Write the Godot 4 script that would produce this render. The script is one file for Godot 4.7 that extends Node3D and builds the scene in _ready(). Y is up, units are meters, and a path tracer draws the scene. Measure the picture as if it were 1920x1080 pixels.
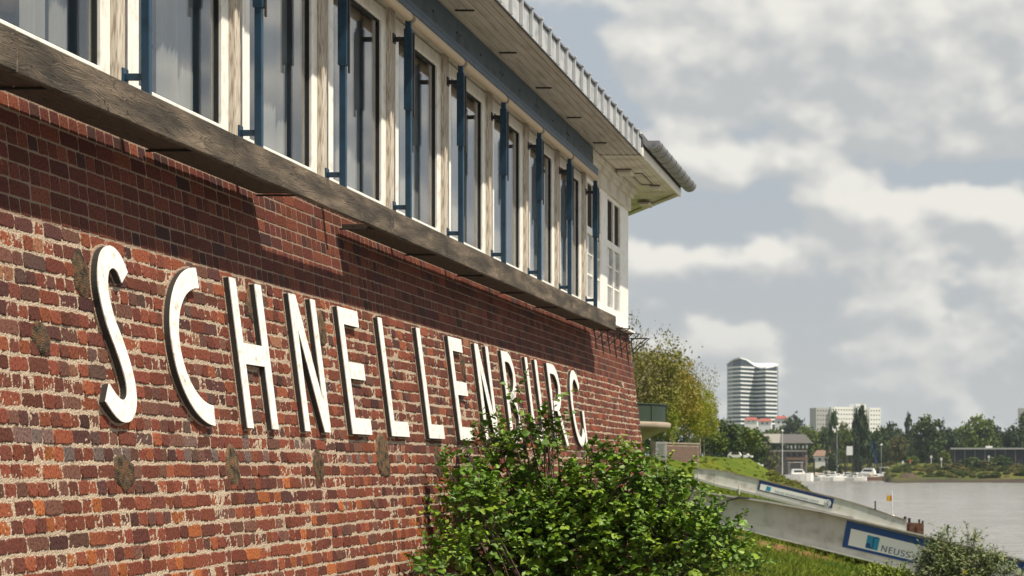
extends Node3D

# A brick clubhouse on a river bank: battered brick wall with big white letters, window storey, shrub, landing bridges, far shore.
# d = metres ahead of the camera, h = metres above the camera's eye, X = metres to the left of the camera's axis.
const CY := 6.5
const F := 3700.0
const POST0 := 11.5
const BAY := 1.925

var M := {}
var taken := {}
var rng := RandomNumberGenerator.new()
var nz := FastNoiseLite.new()


class MB:
	var v := PackedVector3Array()
	var n := PackedVector3Array()
	var c := PackedColorArray()
	var t := PackedVector2Array()
	var ix := PackedInt32Array()
	var col := Color.WHITE

	func vert(p: Vector3, nn: Vector3, uv: Vector2) -> int:
		v.append(p)
		n.append(nn)
		c.append(col)
		t.append(uv)
		return v.size() - 1

	func uv_of(p: Vector3, nn: Vector3) -> Vector2:
		var a := nn.abs()
		if a.x >= a.y and a.x >= a.z:
			return Vector2(-p.z, p.y)
		if a.y >= a.z:
			return Vector2(-p.z, p.x)
		return Vector2(p.x, p.y)

	func tri(a: Vector3, b: Vector3, d: Vector3) -> void:
		var nn := (b - a).cross(d - a).normalized()
		var i := vert(a, nn, uv_of(a, nn))
		vert(b, nn, uv_of(b, nn))
		vert(d, nn, uv_of(d, nn))
		ix.append_array([i, i + 2, i + 1])

	func quad(a: Vector3, b: Vector3, d: Vector3, e: Vector3) -> void:
		var nn := (d - a).cross(e - b).normalized()
		var i := vert(a, nn, uv_of(a, nn))
		vert(b, nn, uv_of(b, nn))
		vert(d, nn, uv_of(d, nn))
		vert(e, nn, uv_of(e, nn))
		ix.append_array([i, i + 2, i + 1, i, i + 3, i + 2])

	func quado(a: Vector3, b: Vector3, d: Vector3, e: Vector3, ctr: Vector3) -> void:
		if (d - a).cross(e - b).dot((a + b + d + e) * 0.25 - ctr) < 0.0:
			quad(a, e, d, b)
		else:
			quad(a, b, d, e)

	func box(ctr: Vector3, size: Vector3, bev := 0.0, bs := Basis()) -> void:
		var s := size * 0.5
		var p := func(x: float, y: float, z: float) -> Vector3: return ctr + bs * Vector3(x, y, z)
		var b := minf(bev, minf(s.x, minf(s.y, s.z)) * 0.45)
		if b <= 0.0:
			for g in [1.0, -1.0]:
				quado(p.call(s.x * g, -s.y, -s.z), p.call(s.x * g, s.y, -s.z), p.call(s.x * g, s.y, s.z), p.call(s.x * g, -s.y, s.z), ctr)
				quado(p.call(-s.x, s.y * g, -s.z), p.call(s.x, s.y * g, -s.z), p.call(s.x, s.y * g, s.z), p.call(-s.x, s.y * g, s.z), ctr)
				quado(p.call(-s.x, -s.y, s.z * g), p.call(s.x, -s.y, s.z * g), p.call(s.x, s.y, s.z * g), p.call(-s.x, s.y, s.z * g), ctr)
			return
		var r := s - Vector3(b, b, b)
		for g in [1.0, -1.0]:
			quado(p.call(s.x * g, -r.y, -r.z), p.call(s.x * g, r.y, -r.z), p.call(s.x * g, r.y, r.z), p.call(s.x * g, -r.y, r.z), ctr)
			quado(p.call(-r.x, s.y * g, -r.z), p.call(r.x, s.y * g, -r.z), p.call(r.x, s.y * g, r.z), p.call(-r.x, s.y * g, r.z), ctr)
			quado(p.call(-r.x, -r.y, s.z * g), p.call(r.x, -r.y, s.z * g), p.call(r.x, r.y, s.z * g), p.call(-r.x, r.y, s.z * g), ctr)
			for k in [1.0, -1.0]:
				quado(p.call(s.x * g, r.y * k, -r.z), p.call(s.x * g, r.y * k, r.z), p.call(r.x * g, s.y * k, r.z), p.call(r.x * g, s.y * k, -r.z), ctr)
				quado(p.call(s.x * g, -r.y, r.z * k), p.call(s.x * g, r.y, r.z * k), p.call(r.x * g, r.y, s.z * k), p.call(r.x * g, -r.y, s.z * k), ctr)
				quado(p.call(-r.x, s.y * g, r.z * k), p.call(r.x, s.y * g, r.z * k), p.call(r.x, r.y * g, s.z * k), p.call(-r.x, r.y * g, s.z * k), ctr)
				for m in [1.0, -1.0]:
					var a1: Vector3 = p.call(s.x * g, r.y * k, r.z * m)
					var a2: Vector3 = p.call(r.x * g, s.y * k, r.z * m)
					var a3: Vector3 = p.call(r.x * g, r.y * k, s.z * m)
					if (a2 - a1).cross(a3 - a1).dot(a1 - ctr) < 0.0:
						tri(a1, a3, a2)
					else:
						tri(a1, a2, a3)

	# box by lateral distance X (to the left), height h and distance d
	func slab(x0: float, x1: float, h0: float, h1: float, d0: float, d1: float, bev := 0.0) -> void:
		box(Vector3(-(x0 + x1) * 0.5, 6.5 + (h0 + h1) * 0.5, -(d0 + d1) * 0.5), Vector3(absf(x1 - x0), absf(h1 - h0), absf(d1 - d0)), bev)

	func tube(pts: Array, rads: Array, sides := 8, caps := true) -> void:
		var up := Vector3(0.13, 0.97, 0.2).normalized()
		var rings := []
		for i in pts.size():
			var dir: Vector3 = (pts[mini(i + 1, pts.size() - 1)] - pts[maxi(i - 1, 0)]).normalized()
			if absf(dir.dot(up)) > 0.95:
				up = Vector3(1, 0, 0.1).normalized()
			var a := dir.cross(up).normalized()
			var b := a.cross(dir).normalized()
			up = b
			var first := v.size()
			for k in sides + 1:
				var w := TAU * k / sides
				var o := a * cos(w) + b * sin(w)
				vert(pts[i] + o * rads[i], o, Vector2(float(k) / sides * 0.3, float(i) * 0.3))
			rings.append(first)
		for i in pts.size() - 1:
			for k in sides:
				var p: int = rings[i] + k
				var q: int = rings[i + 1] + k
				ix.append_array([p, q + 1, q, p, p + 1, q + 1])
		if caps:
			for e in [0, pts.size() - 1]:
				var dir: Vector3 = (pts[e] - pts[1 if e == 0 else e - 1]).normalized()
				var f := v.size()
				vert(pts[e], dir, Vector2.ZERO)
				for k in sides + 1:
					vert(v[rings[e] + k], dir, Vector2.ZERO)
				for k in sides:
					if e == 0:
						ix.append_array([f, f + 2 + k, f + 1 + k])
					else:
						ix.append_array([f, f + 1 + k, f + 2 + k])

	# rings of points, joined with smooth normals; prof = [radius, height] pairs round the vertical axis at ctr
	func lathe(ctr: Vector3, prof: Array, sides := 24, from := 0.0, to := TAU) -> void:
		var first := v.size()
		for i in prof.size():
			var p0: Vector2 = prof[maxi(i - 1, 0)]
			var p1: Vector2 = prof[mini(i + 1, prof.size() - 1)]
			var tn := (p1 - p0).normalized()
			for k in sides + 1:
				var w := from + (to - from) * k / sides
				var o := Vector3(cos(w), 0, sin(w))
				vert(ctr + o * prof[i].x + Vector3.UP * prof[i].y, (o * tn.y - Vector3.UP * tn.x).normalized(), Vector2(w, prof[i].y))
		for i in prof.size() - 1:
			for k in sides:
				var p := first + i * (sides + 1) + k
				var q := p + sides + 1
				ix.append_array([p, p + 1, q + 1, p, q + 1, q])

	# polygon (2-D, counter-clockwise) pushed out between two depths; f maps (x, y, depth) to a point
	func extrude(poly: PackedVector2Array, f: Callable, z0: float, z1: float, front := true, sides := true, back := false) -> void:
		if Geometry2D.is_polygon_clockwise(poly):
			poly.reverse()
		var o: Vector3 = f.call(poly[0].x, poly[0].y, z0)
		var hand: float = (f.call(poly[0].x + 0.1, poly[0].y, z0) - o).cross(f.call(poly[0].x, poly[0].y + 0.1, z0) - o).dot(f.call(poly[0].x, poly[0].y, z0 + 0.1) - o)
		var mirror := hand < 0.0
		var m := poly.size()
		var tr := Geometry2D.triangulate_polygon(poly)
		for i in range(0, tr.size(), 3):
			var a := poly[tr[i]]
			var b := poly[tr[i + 1]]
			var e := poly[tr[i + 2]]
			if ((b - a).cross(e - a) < 0.0) != mirror:
				var w := b
				b = e
				e = w
			if front:
				tri(f.call(a.x, a.y, z1), f.call(b.x, b.y, z1), f.call(e.x, e.y, z1))
			if back:
				tri(f.call(a.x, a.y, z0), f.call(e.x, e.y, z0), f.call(b.x, b.y, z0))
		if sides:
			for i in m:
				var a := poly[i]
				var b := poly[(i + 1) % m]
				if mirror:
					quad(f.call(b.x, b.y, z0), f.call(a.x, a.y, z0), f.call(a.x, a.y, z1), f.call(b.x, b.y, z1))
				else:
					quad(f.call(a.x, a.y, z0), f.call(b.x, b.y, z0), f.call(b.x, b.y, z1), f.call(a.x, a.y, z1))

	func mesh() -> ArrayMesh:
		var a := []
		a.resize(Mesh.ARRAY_MAX)
		a[Mesh.ARRAY_VERTEX] = v
		a[Mesh.ARRAY_NORMAL] = n
		a[Mesh.ARRAY_COLOR] = c
		a[Mesh.ARRAY_TEX_UV] = t
		a[Mesh.ARRAY_INDEX] = ix
		var m := ArrayMesh.new()
		m.add_surface_from_arrays(Mesh.PRIMITIVE_TRIANGLES, a)
		return m


# ---------------------------------------------------------------- helpers

func at(px: float, py: float, d: float) -> Vector3:
	return Vector3((px - 1745.0) / F * d, CY - (py - 875.0) / F * d, -d)


func numbered(called: String) -> String:
	taken[called] = taken.get(called, -1) + 1
	return called if taken[called] == 0 else "%s_%03d" % [called, taken[called]]


func tag(o: Node3D, label: String, category: String, group := "") -> Node3D:
	o.set_meta("label", label)
	o.set_meta("category", category)
	if group:
		o.set_meta("group", group)
	return o


func thing(called: String, where: Vector3, label: String, category: String, group := "") -> Node3D:
	var o := Node3D.new()
	o.name = numbered(called)
	add_child(o)
	o.position = where
	return tag(o, label, category, group)


func node_part(parent: Node3D, called: String) -> Node3D:
	var o := Node3D.new()
	o.name = called
	parent.add_child(o, true)
	return o


# adds the mesh under parent; the mesh is written in world places unless loc is set
func part(parent: Node3D, called: String, mb, mat: Material, loc := false) -> MeshInstance3D:
	var o := MeshInstance3D.new()
	o.name = called
	o.mesh = mb.mesh() if mb is MB else mb
	o.material_override = mat
	parent.add_child(o, true)
	if not loc:
		var up := Vector3.ZERO
		var p: Node = parent
		while p != self:
			up += (p as Node3D).position
			p = p.get_parent()
		o.position = -up
	return o


func solo(called: String, mb, mat: Material, label: String, category: String, group := "") -> MeshInstance3D:
	var o := part(self, numbered(called), mb, mat)
	tag(o, label, category, group)
	return o


func setting(called: String, mb, mat: Material) -> MeshInstance3D:
	var o := part(self, numbered(called), mb, mat)
	o.set_meta("kind", "structure")
	return o


func lc(r: float, g: float, b: float) -> Color:
	return Color(r, g, b).linear_to_srgb()


func noise_tex(sd: int, freq: float, ramp: Array, size := 512, oct := 4, kind := FastNoiseLite.TYPE_SIMPLEX_SMOOTH, as_normal := 0.0) -> NoiseTexture2D:
	var q := FastNoiseLite.new()
	q.seed = sd
	q.frequency = freq
	q.noise_type = kind
	q.fractal_octaves = oct
	var tx := NoiseTexture2D.new()
	tx.noise = q
	tx.width = size
	tx.height = size
	tx.seamless = true
	if as_normal > 0.0:
		tx.as_normal_map = true
		tx.bump_strength = as_normal
	elif ramp.size():
		var g := Gradient.new()
		var offs := PackedFloat32Array()
		var cols := PackedColorArray()
		for k in ramp:
			offs.append(k[0])
			cols.append(k[1])
		g.offsets = offs
		g.colors = cols
		tx.color_ramp = g
	return tx


func mat(color: Color, rough := 0.7, tex: Texture2D = null, tscale := 1.0, vcol := false, spec := 0.5) -> StandardMaterial3D:
	var m := StandardMaterial3D.new()
	m.albedo_color = color
	m.roughness = rough
	m.metallic_specular = spec
	m.vertex_color_use_as_albedo = vcol
	if tex:
		m.albedo_texture = tex
		m.uv1_scale = Vector3(tscale, tscale, tscale)
	return m


func bump(m: StandardMaterial3D, tex: Texture2D, cm: float) -> StandardMaterial3D:
	m.heightmap_enabled = true
	m.heightmap_texture = tex
	m.heightmap_scale = cm
	return m


func table(x: float, pts: Array) -> float:
	if x <= pts[0][0]:
		return pts[0][1]
	for i in pts.size() - 1:
		if x <= pts[i + 1][0]:
			var k: float = (x - pts[i][0]) / (pts[i + 1][0] - pts[i][0])
			return lerpf(pts[i][1], pts[i + 1][1], k)
	return pts[-1][1]


func nth(i: int) -> String:
	return ["first", "second", "third", "fourth", "fifth", "sixth", "seventh", "eighth", "ninth", "tenth", "eleventh"][clampi(i, 0, 10)]


# a point on the leaning brick face: distance d, height h, depth out of the wall
func wp(d: float, h: float, dep: float) -> Vector3:
	return Vector3(-(4.495 + 0.125 * h) + dep * 0.9923, CY + h + dep * 0.124, -d)


# the same place on the brick face from its place in the photograph: (d, h)
func wall_at(px: float, py: float) -> Vector2:
	var r := (875.0 - py) / (1745.0 - px)
	var x := 4.495 / (1.0 - 0.125 * r)
	return Vector2(F * x / (1745.0 - px), r * x)


# ---------------------------------------------------------------- ready

func _ready() -> void:
	rng.seed = 71
	nz.seed = 5
	nz.frequency = 1.0
	nz.fractal_octaves = 3
	camera_and_light()
	materials()
	terrain()
	building()
	lettering()
	shrub()
	room()
	avenue()
	bridges()
	far_shore()
	marina()
	near_plants()


func camera_and_light() -> void:
	var cam := Camera3D.new()
	cam.name = "camera"
	cam.projection = Camera3D.PROJECTION_FRUSTUM
	cam.near = 0.2
	cam.far = 12000.0
	cam.size = 0.2 * 1080.0 / F
	cam.frustum_offset = Vector2(0.2 * (960.0 - 1745.0) / F, 0.2 * (875.0 - 540.0) / F)
	cam.position = Vector3(0, CY, 0)
	var lens := CameraAttributesPhysical.new()
	lens.frustum_focal_length = 70.0
	lens.exposure_aperture = 7.0
	lens.frustum_focus_distance = 14.0
	lens.frustum_far = 12000.0
	lens.frustum_near = 0.2
	cam.attributes = lens
	add_child(cam)
	cam.current = true

	var env := Environment.new()
	env.background_mode = Environment.BG_SKY
	var sky := Sky.new()
	var pm := PanoramaSkyMaterial.new()
	pm.panorama = sky_picture()
	sky.sky_material = pm
	env.sky = sky
	env.background_energy_multiplier = 0.72
	env.tonemap_mode = Environment.TONE_MAPPER_LINEAR
	env.tonemap_exposure = 1.42
	env.sdfgi_enabled = true
	env.ssao_enabled = true
	env.ssil_enabled = true
	env.fog_enabled = true
	env.fog_density = 0.00005
	env.fog_light_color = Color(0.80, 0.86, 0.92)
	var we := WorldEnvironment.new()
	we.name = "world"
	we.environment = env
	add_child(we)

	var sun := DirectionalLight3D.new()
	sun.name = "sun"
	sun.light_energy = 1.6
	sun.light_color = Color(1.0, 0.955, 0.88)
	sun.light_angular_distance = 0.6
	sun.shadow_enabled = true
	add_child(sun)
	sun.look_at_from_position(Vector3(1, 1.9, 0.3), Vector3.ZERO, Vector3.UP)


# ---------------------------------------------------------------- sky

var cloud := FastNoiseLite.new()
# where the photograph's larger clouds stand: place, half width, half height (all in its pixels), weight
var heaps := [
	[1620, 40, 300, 120, 0.55], [1880, 150, 260, 130, 0.55], [1480, 120, 190, 90, 0.40], [1250, 80, 130, 45, 0.30], [1345, 10, 70, 50, 0.35], [1700, 230, 330, 60, 0.30],
	[1265, 290, 70, 60, 0.55], [1372, 332, 40, 26, 0.45], [1560, 350, 100, 40, 0.45], [1650, 395, 150, 42, 0.40], [1690, 445, 80, 36, 0.40], [1868, 405, 85, 40, 0.45], [1860, 515, 110, 24, 0.25],
	[1230, 500, 100, 28, 0.28], [1640, 595, 50, 26, 0.30], [1380, 640, 140, 34, 0.25], [1480, 480, 200, 40, 0.22], [1800, 650, 170, 30, 0.20],
	[1060, 120, 130, 140, -0.40], [1180, 215, 110, 60, -0.25], [1420, 265, 120, 26, -0.28], [1800, 330, 160, 30, -0.25], [1800, 470, 60, 40, -0.3], [1290, 420, 120, 40, -0.15], [1560, 540, 180, 24, -0.2]]


func cloud_depth(az: float, el: float, heaped: bool) -> float:
	var w := deg_to_rad(az)
	var s := sin(deg_to_rad(maxf(el, 0.0)))
	var k := cos(deg_to_rad(el)) / (s + 0.55)
	var x := sin(w) * k
	var z := cos(w) * k
	var n := cloud.get_noise_3d(x * 11.0, z * 11.0, 3.0) * 0.66 + cloud.get_noise_3d(x * 3.2, z * 3.2, 11.0) * 0.40 + 0.14
	if heaped:
		var px := 1745.0 + F * tan(w)
		var py := 875.0 - F * tan(deg_to_rad(el)) / cos(w)
		for h in heaps:
			var u: float = (px - h[0]) / h[2]
			var v: float = (py - h[1]) / h[3]
			var r := u * u + v * v
			if r < 4.0:
				n += h[4] * exp(-r * 1.1)
	return n


func sky_colour(az: float, el: float) -> Color:
	var e := maxf(el, 0.0)
	var k := clampf(e / 11.0, 0.0, 1.0)
	var blue := Color(0.695, 0.732, 0.765).lerp(Color(0.49, 0.585, 0.69), clampf((e - 14.0) / 50.0, 0.0, 1.0))
	var c := Color(0.745, 0.752, 0.75).lerp(blue, k * k * (3.0 - 2.0 * k))
	if el < -0.5:
		return c
	var heaped := absf(az) < 24.0 and el < 24.0
	var d := cloud_depth(az, el, heaped)
	if d <= 0.0:
		return c
	var a := clampf(d / 0.24, 0.0, 1.0)
	a = a * a * (3.0 - 2.0 * a)
	var d2 := cloud_depth(az + 0.35, el + 0.5, heaped)
	var lit := clampf(0.46 + (d - d2) * 2.1 - maxf(d - 0.55, 0.0) * 0.35, 0.0, 1.0)
	var cl := Color(0.752, 0.76, 0.763).lerp(Color(0.95, 0.935, 0.90), lit)
	var low := clampf(e / 6.0, 0.0, 1.0)
	return c.lerp(cl, a * lerpf(0.35, 0.90, low))


func sky_picture() -> ImageTexture:
	cloud.seed = 31
	cloud.frequency = 1.0
	cloud.fractal_octaves = 5
	cloud.fractal_gain = 0.52
	var base := Image.create(1056, 512, false, Image.FORMAT_RGB8)
	for y in 512:
		var el := 90.0 - (y + 0.5) / 512.0 * 180.0
		if el < -2.0:
			base.fill_rect(Rect2i(0, y, 1056, 512 - y), Color(0.745, 0.752, 0.75))
			break
		for x in 1056:
			var az := (x - 16 + 0.5) / 1024.0 * 360.0
			base.set_pixel(x, y, sky_colour(az if az < 180.0 else az - 360.0, el))
	base.resize(4224, 2048, Image.INTERPOLATE_CUBIC)
	base = base.get_region(Rect2i(64, 0, 4096, 2048))
	# the same sky drawn finer round the view
	for y in range(800, 1030):
		var el := 90.0 - (y + 0.5) / 2048.0 * 180.0
		for x in range(-230, 130):
			var az := (x + 0.5) / 4096.0 * 360.0
			base.set_pixel(posmod(x, 4096), y, sky_colour(az, el))
	return ImageTexture.create_from_image(base)


# ---------------------------------------------------------------- materials

func materials() -> void:
	var g1 := Color(1, 1, 1)
	var grain := noise_tex(3, 0.035, [[0.0, Color(0.40, 0.38, 0.37)], [0.3, Color(0.74, 0.72, 0.71)], [0.5, Color(0.93, 0.92, 0.91)], [0.75, g1], [1.0, Color(1.0, 0.98, 0.95)]], 1024, 6)
	var rough_h := noise_tex(4, 0.06, [], 512, 4)
	M.brick = bump(mat(Color.WHITE, 0.82, grain, 1.3, true, 0.35), rough_h, 0.14)
	M.mortar = bump(mat(Color.WHITE, 0.95, noise_tex(8, 0.11, [[0.0, Color(0.5, 0.46, 0.42)], [0.45, Color(0.86, 0.84, 0.81)], [1.0, g1]], 512, 4), 2.2, true, 0.2), rough_h, 0.7)
	M.stone = bump(mat(lc(0.19, 0.173, 0.152), 0.9, noise_tex(14, 0.02, [[0.0, Color(0.35, 0.3, 0.26)], [0.5, Color(0.8, 0.75, 0.68)], [0.7, Color(0.95, 0.72, 0.55)], [1.0, g1]], 256, 5), 2.5, true, 0.3), rough_h, 0.8)
	M.white = mat(lc(0.86, 0.86, 0.83), 0.45, noise_tex(21, 0.012, [[0.0, Color(0.86, 0.84, 0.80)], [0.35, Color(0.97, 0.965, 0.95)], [1.0, g1]], 512, 4), 0.9)
	M.letter_face = mat(lc(0.78, 0.77, 0.735), 0.5, noise_tex(22, 0.02, [[0.0, Color(0.55, 0.53, 0.49)], [0.14, Color(0.86, 0.85, 0.82)], [0.32, Color(0.96, 0.955, 0.94)], [0.5, g1], [1.0, g1]], 512, 5), 1.1)
	M.letter_side = mat(lc(0.024, 0.0235, 0.022), 0.6, noise_tex(23, 0.05, [[0.0, g1], [0.7, g1], [0.8, Color(1, 1, 1)], [1.0, Color(1, 1, 1)]], 128), 3.0)
	M.old_wood = mat(lc(0.66, 0.62, 0.56), 0.85, noise_tex(24, 0.03, [[0.0, Color(0.45, 0.40, 0.36)], [0.3, Color(0.72, 0.68, 0.63)], [0.5, Color(0.93, 0.91, 0.88)], [1.0, g1]], 512, 5), 1.0)
	(M.old_wood as StandardMaterial3D).uv1_scale = Vector3(6.0, 0.3, 1)
	M.cream = mat(lc(0.64, 0.62, 0.56), 0.6, noise_tex(25, 0.01, [[0.0, Color(0.8, 0.78, 0.74)], [0.5, Color(0.96, 0.95, 0.93)], [1.0, g1]], 256, 4), 0.6)
	M.soffit = mat(lc(0.52, 0.50, 0.46), 0.75, noise_tex(26, 0.008, [[0.0, Color(0.8, 0.785, 0.76)], [0.45, Color(0.94, 0.93, 0.915)], [1.0, g1]], 512, 3), 0.7)
	(M.soffit as StandardMaterial3D).uv1_scale = Vector3(0.25, 2.5, 1)
	M.blue = mat(lc(0.012, 0.047, 0.088), 0.42, noise_tex(27, 0.02, [[0.0, Color(0.75, 0.75, 0.75)], [0.6, g1], [1.0, g1]], 256, 4), 1.0)
	M.blue_panel = mat(lc(0.04, 0.075, 0.10), 0.55, noise_tex(28, 0.012, [[0.0, Color(0.6, 0.62, 0.62)], [0.5, Color(0.92, 0.93, 0.93)], [1.0, g1]], 256, 4), 0.8)
	M.black = mat(lc(0.015, 0.015, 0.016), 0.6)
	M.iron = mat(lc(0.02, 0.016, 0.014), 0.7)
	M.dark_wood = mat(lc(0.075, 0.052, 0.038), 0.85, noise_tex(29, 0.03, [[0.0, Color(0.5, 0.46, 0.42)], [0.5, Color(0.9, 0.86, 0.82)], [1.0, g1]], 256, 4), 1.0)
	(M.dark_wood as StandardMaterial3D).uv1_scale = Vector3(0.8, 8, 1)
	M.zinc = mat(lc(0.50, 0.52, 0.525), 0.5, noise_tex(30, 0.02, [[0.0, Color(0.75, 0.76, 0.78)], [0.5, Color(0.95, 0.95, 0.96)], [1.0, g1]], 256, 4), 0.8)
	(M.zinc as StandardMaterial3D).metallic = 0.1
	M.zinc_dark = mat(lc(0.17, 0.18, 0.19), 0.5, noise_tex(33, 0.02, [[0.0, Color(0.6, 0.6, 0.62)], [0.5, Color(0.92, 0.92, 0.93)], [1.0, g1]], 256, 4), 0.8)
	(M.zinc_dark as StandardMaterial3D).metallic = 0.4
	M.zinc_mid = mat(lc(0.27, 0.275, 0.285), 0.5, noise_tex(34, 0.02, [[0.0, Color(0.65, 0.65, 0.67)], [0.5, Color(0.93, 0.93, 0.94)], [1.0, g1]], 256, 4), 0.8)
	M.rubber = mat(lc(0.012, 0.012, 0.012), 0.7)
	M.canvas = mat(lc(0.50, 0.41, 0.30), 0.9)
	var glass := StandardMaterial3D.new()
	glass.transparency = BaseMaterial3D.TRANSPARENCY_ALPHA
	glass.albedo_color = Color(0.2, 0.25, 0.28, 0.03)
	glass.roughness = 0.015
	glass.metallic_specular = 0.62
	M.glass = glass
	M.dark_glass = mat(lc(0.012, 0.013, 0.015), 0.05)
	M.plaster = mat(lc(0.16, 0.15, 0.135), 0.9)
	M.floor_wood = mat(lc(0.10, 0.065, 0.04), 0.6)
	M.curtain = mat(lc(0.26, 0.27, 0.26), 0.9)
	(M.curtain as StandardMaterial3D).backlight_enabled = true
	(M.curtain as StandardMaterial3D).backlight = Color(0.2, 0.2, 0.19)
	# weathered beam: long grain with knots, drawn as a picture 8 m by 0.25 m
	M.beam = mat(lc(0.20, 0.165, 0.128), 0.88, beam_picture(), 1.0)
	(M.beam as StandardMaterial3D).uv1_scale = Vector3(0.125, 4, 1)
	(M.beam as StandardMaterial3D).uv1_offset = Vector3(0, -33.516, 0)
	bump(M.beam, M.beam.albedo_texture, 0.35)
	# leaves
	M.leaf = mat(Color.WHITE, 0.5, null, 1.0, true, 0.4)
	(M.leaf as StandardMaterial3D).backlight_enabled = true
	(M.leaf as StandardMaterial3D).backlight = Color(0.30, 0.42, 0.08)
	(M.leaf as StandardMaterial3D).cull_mode = BaseMaterial3D.CULL_DISABLED
	M.foliage = mat(Color.WHITE, 0.7, null, 1.0, true, 0.3)
	(M.foliage as StandardMaterial3D).backlight_enabled = true
	(M.foliage as StandardMaterial3D).backlight = Color(0.20, 0.27, 0.07)
	(M.foliage as StandardMaterial3D).cull_mode = BaseMaterial3D.CULL_DISABLED
	M.twig = mat(lc(0.09, 0.06, 0.045), 0.85)
	M.bark = mat(lc(0.10, 0.075, 0.055), 0.9, noise_tex(35, 0.04, [[0.0, Color(0.5, 0.5, 0.5)], [1.0, g1]], 128), 1.5)
	M.pale_bark = mat(lc(0.33, 0.29, 0.22), 0.85, noise_tex(36, 0.03, [[0.0, Color(0.45, 0.45, 0.4)], [0.5, Color(0.85, 0.84, 0.8)], [1.0, g1]], 128), 1.2)
	# ground and water
	M.ground = bump(mat(Color.WHITE, 0.95, noise_tex(41, 0.03, [[0.0, Color(0.45, 0.48, 0.4)], [0.4, Color(0.8, 0.82, 0.76)], [0.7, g1], [1.0, Color(1, 0.97, 0.85)]], 512, 5), 0.16, true, 0.15), rough_h, 6.0)
	var wn := noise_tex(43, 0.010, [], 1024, 6, FastNoiseLite.TYPE_SIMPLEX_SMOOTH, 12.0)
	M.water = mat(lc(0.20, 0.19, 0.165), 0.14)
	(M.water as StandardMaterial3D).normal_enabled = true
	(M.water as StandardMaterial3D).normal_texture = wn
	(M.water as StandardMaterial3D).normal_scale = 1.0
	(M.water as StandardMaterial3D).uv1_scale = Vector3(0.012, 0.022, 1)
	# steel and far things
	M.paint_grey = mat(lc(0.50, 0.50, 0.475), 0.55, noise_tex(45, 0.012, [[0.0, Color(0.85, 0.84, 0.81)], [0.4, Color(0.96, 0.955, 0.94)], [1.0, g1]], 512, 5), 0.25)
	M.paint_light = mat(lc(0.62, 0.62, 0.59), 0.55, noise_tex(46, 0.012, [[0.0, Color(0.75, 0.73, 0.7)], [0.4, Color(0.95, 0.94, 0.92)], [1.0, g1]], 256, 4), 0.3)
	M.sign_blue = mat(lc(0.008, 0.055, 0.21), 0.45)
	M.sign_navy = mat(lc(0.010, 0.03, 0.115), 0.45)
	M.sign_white = mat(lc(0.80, 0.80, 0.77), 0.5)
	M.teal = mat(lc(0.01, 0.26, 0.42), 0.5)
	M.pale_ink = mat(lc(0.30, 0.33, 0.42), 0.5)
	M.rust = mat(lc(0.21, 0.105, 0.062), 0.85, noise_tex(47, 0.03, [[0.0, Color(0.55, 0.5, 0.48)], [0.5, Color(0.9, 0.88, 0.85)], [1.0, g1]], 128), 0.7)
	M.yellow = mat(lc(0.80, 0.42, 0.02), 0.6)
	M.flower = mat(lc(0.75, 0.52, 0.01), 0.7)
	M.concrete = mat(lc(0.40, 0.34, 0.28), 0.85, noise_tex(48, 0.01, [[0.0, Color(0.65, 0.63, 0.6)], [0.5, Color(0.92, 0.9, 0.88)], [1.0, g1]], 256, 4), 0.3)
	M.bounce_paving = mat(lc(0.24, 0.22, 0.195), 0.9, noise_tex(49, 0.02, [[0.0, Color(0.6, 0.58, 0.55)], [0.6, g1], [1.0, g1]], 256, 4), 0.4)  # tone of the added out-of-view slab that bounces sunlight upward
	M.dark_reflection_pane = mat(lc(0.028, 0.022, 0.018), 0.7, null, 1.0, false, 0.2)  # dark reflection of the upper panes, put into a matte colour
	M.green_mesh = mat(lc(0.022, 0.04, 0.025), 0.6)
	M.tower_glass = mat(lc(0.035, 0.05, 0.065), 0.12)
	M.tower_white = mat(lc(0.74, 0.76, 0.77), 0.5)
	M.far_white = mat(lc(0.80, 0.80, 0.78), 0.6)
	M.far_grey = mat(lc(0.40, 0.40, 0.39), 0.7)
	M.far_dark = mat(lc(0.03, 0.032, 0.035), 0.4)
	M.slate = mat(lc(0.085, 0.08, 0.075), 0.8)
	M.slate_light = mat(lc(0.24, 0.225, 0.20), 0.8)
	M.red_tile = mat(lc(0.28, 0.075, 0.055), 0.8)
	M.brown_tile = mat(lc(0.19, 0.115, 0.08), 0.8)
	M.grey_wood = mat(lc(0.13, 0.115, 0.10), 0.8)
	M.pile = mat(lc(0.02, 0.017, 0.015), 0.8)
	M.navy_hall = mat(lc(0.022, 0.022, 0.035), 0.7)
	M.orange = mat(lc(0.55, 0.12, 0.04), 0.7)


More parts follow.
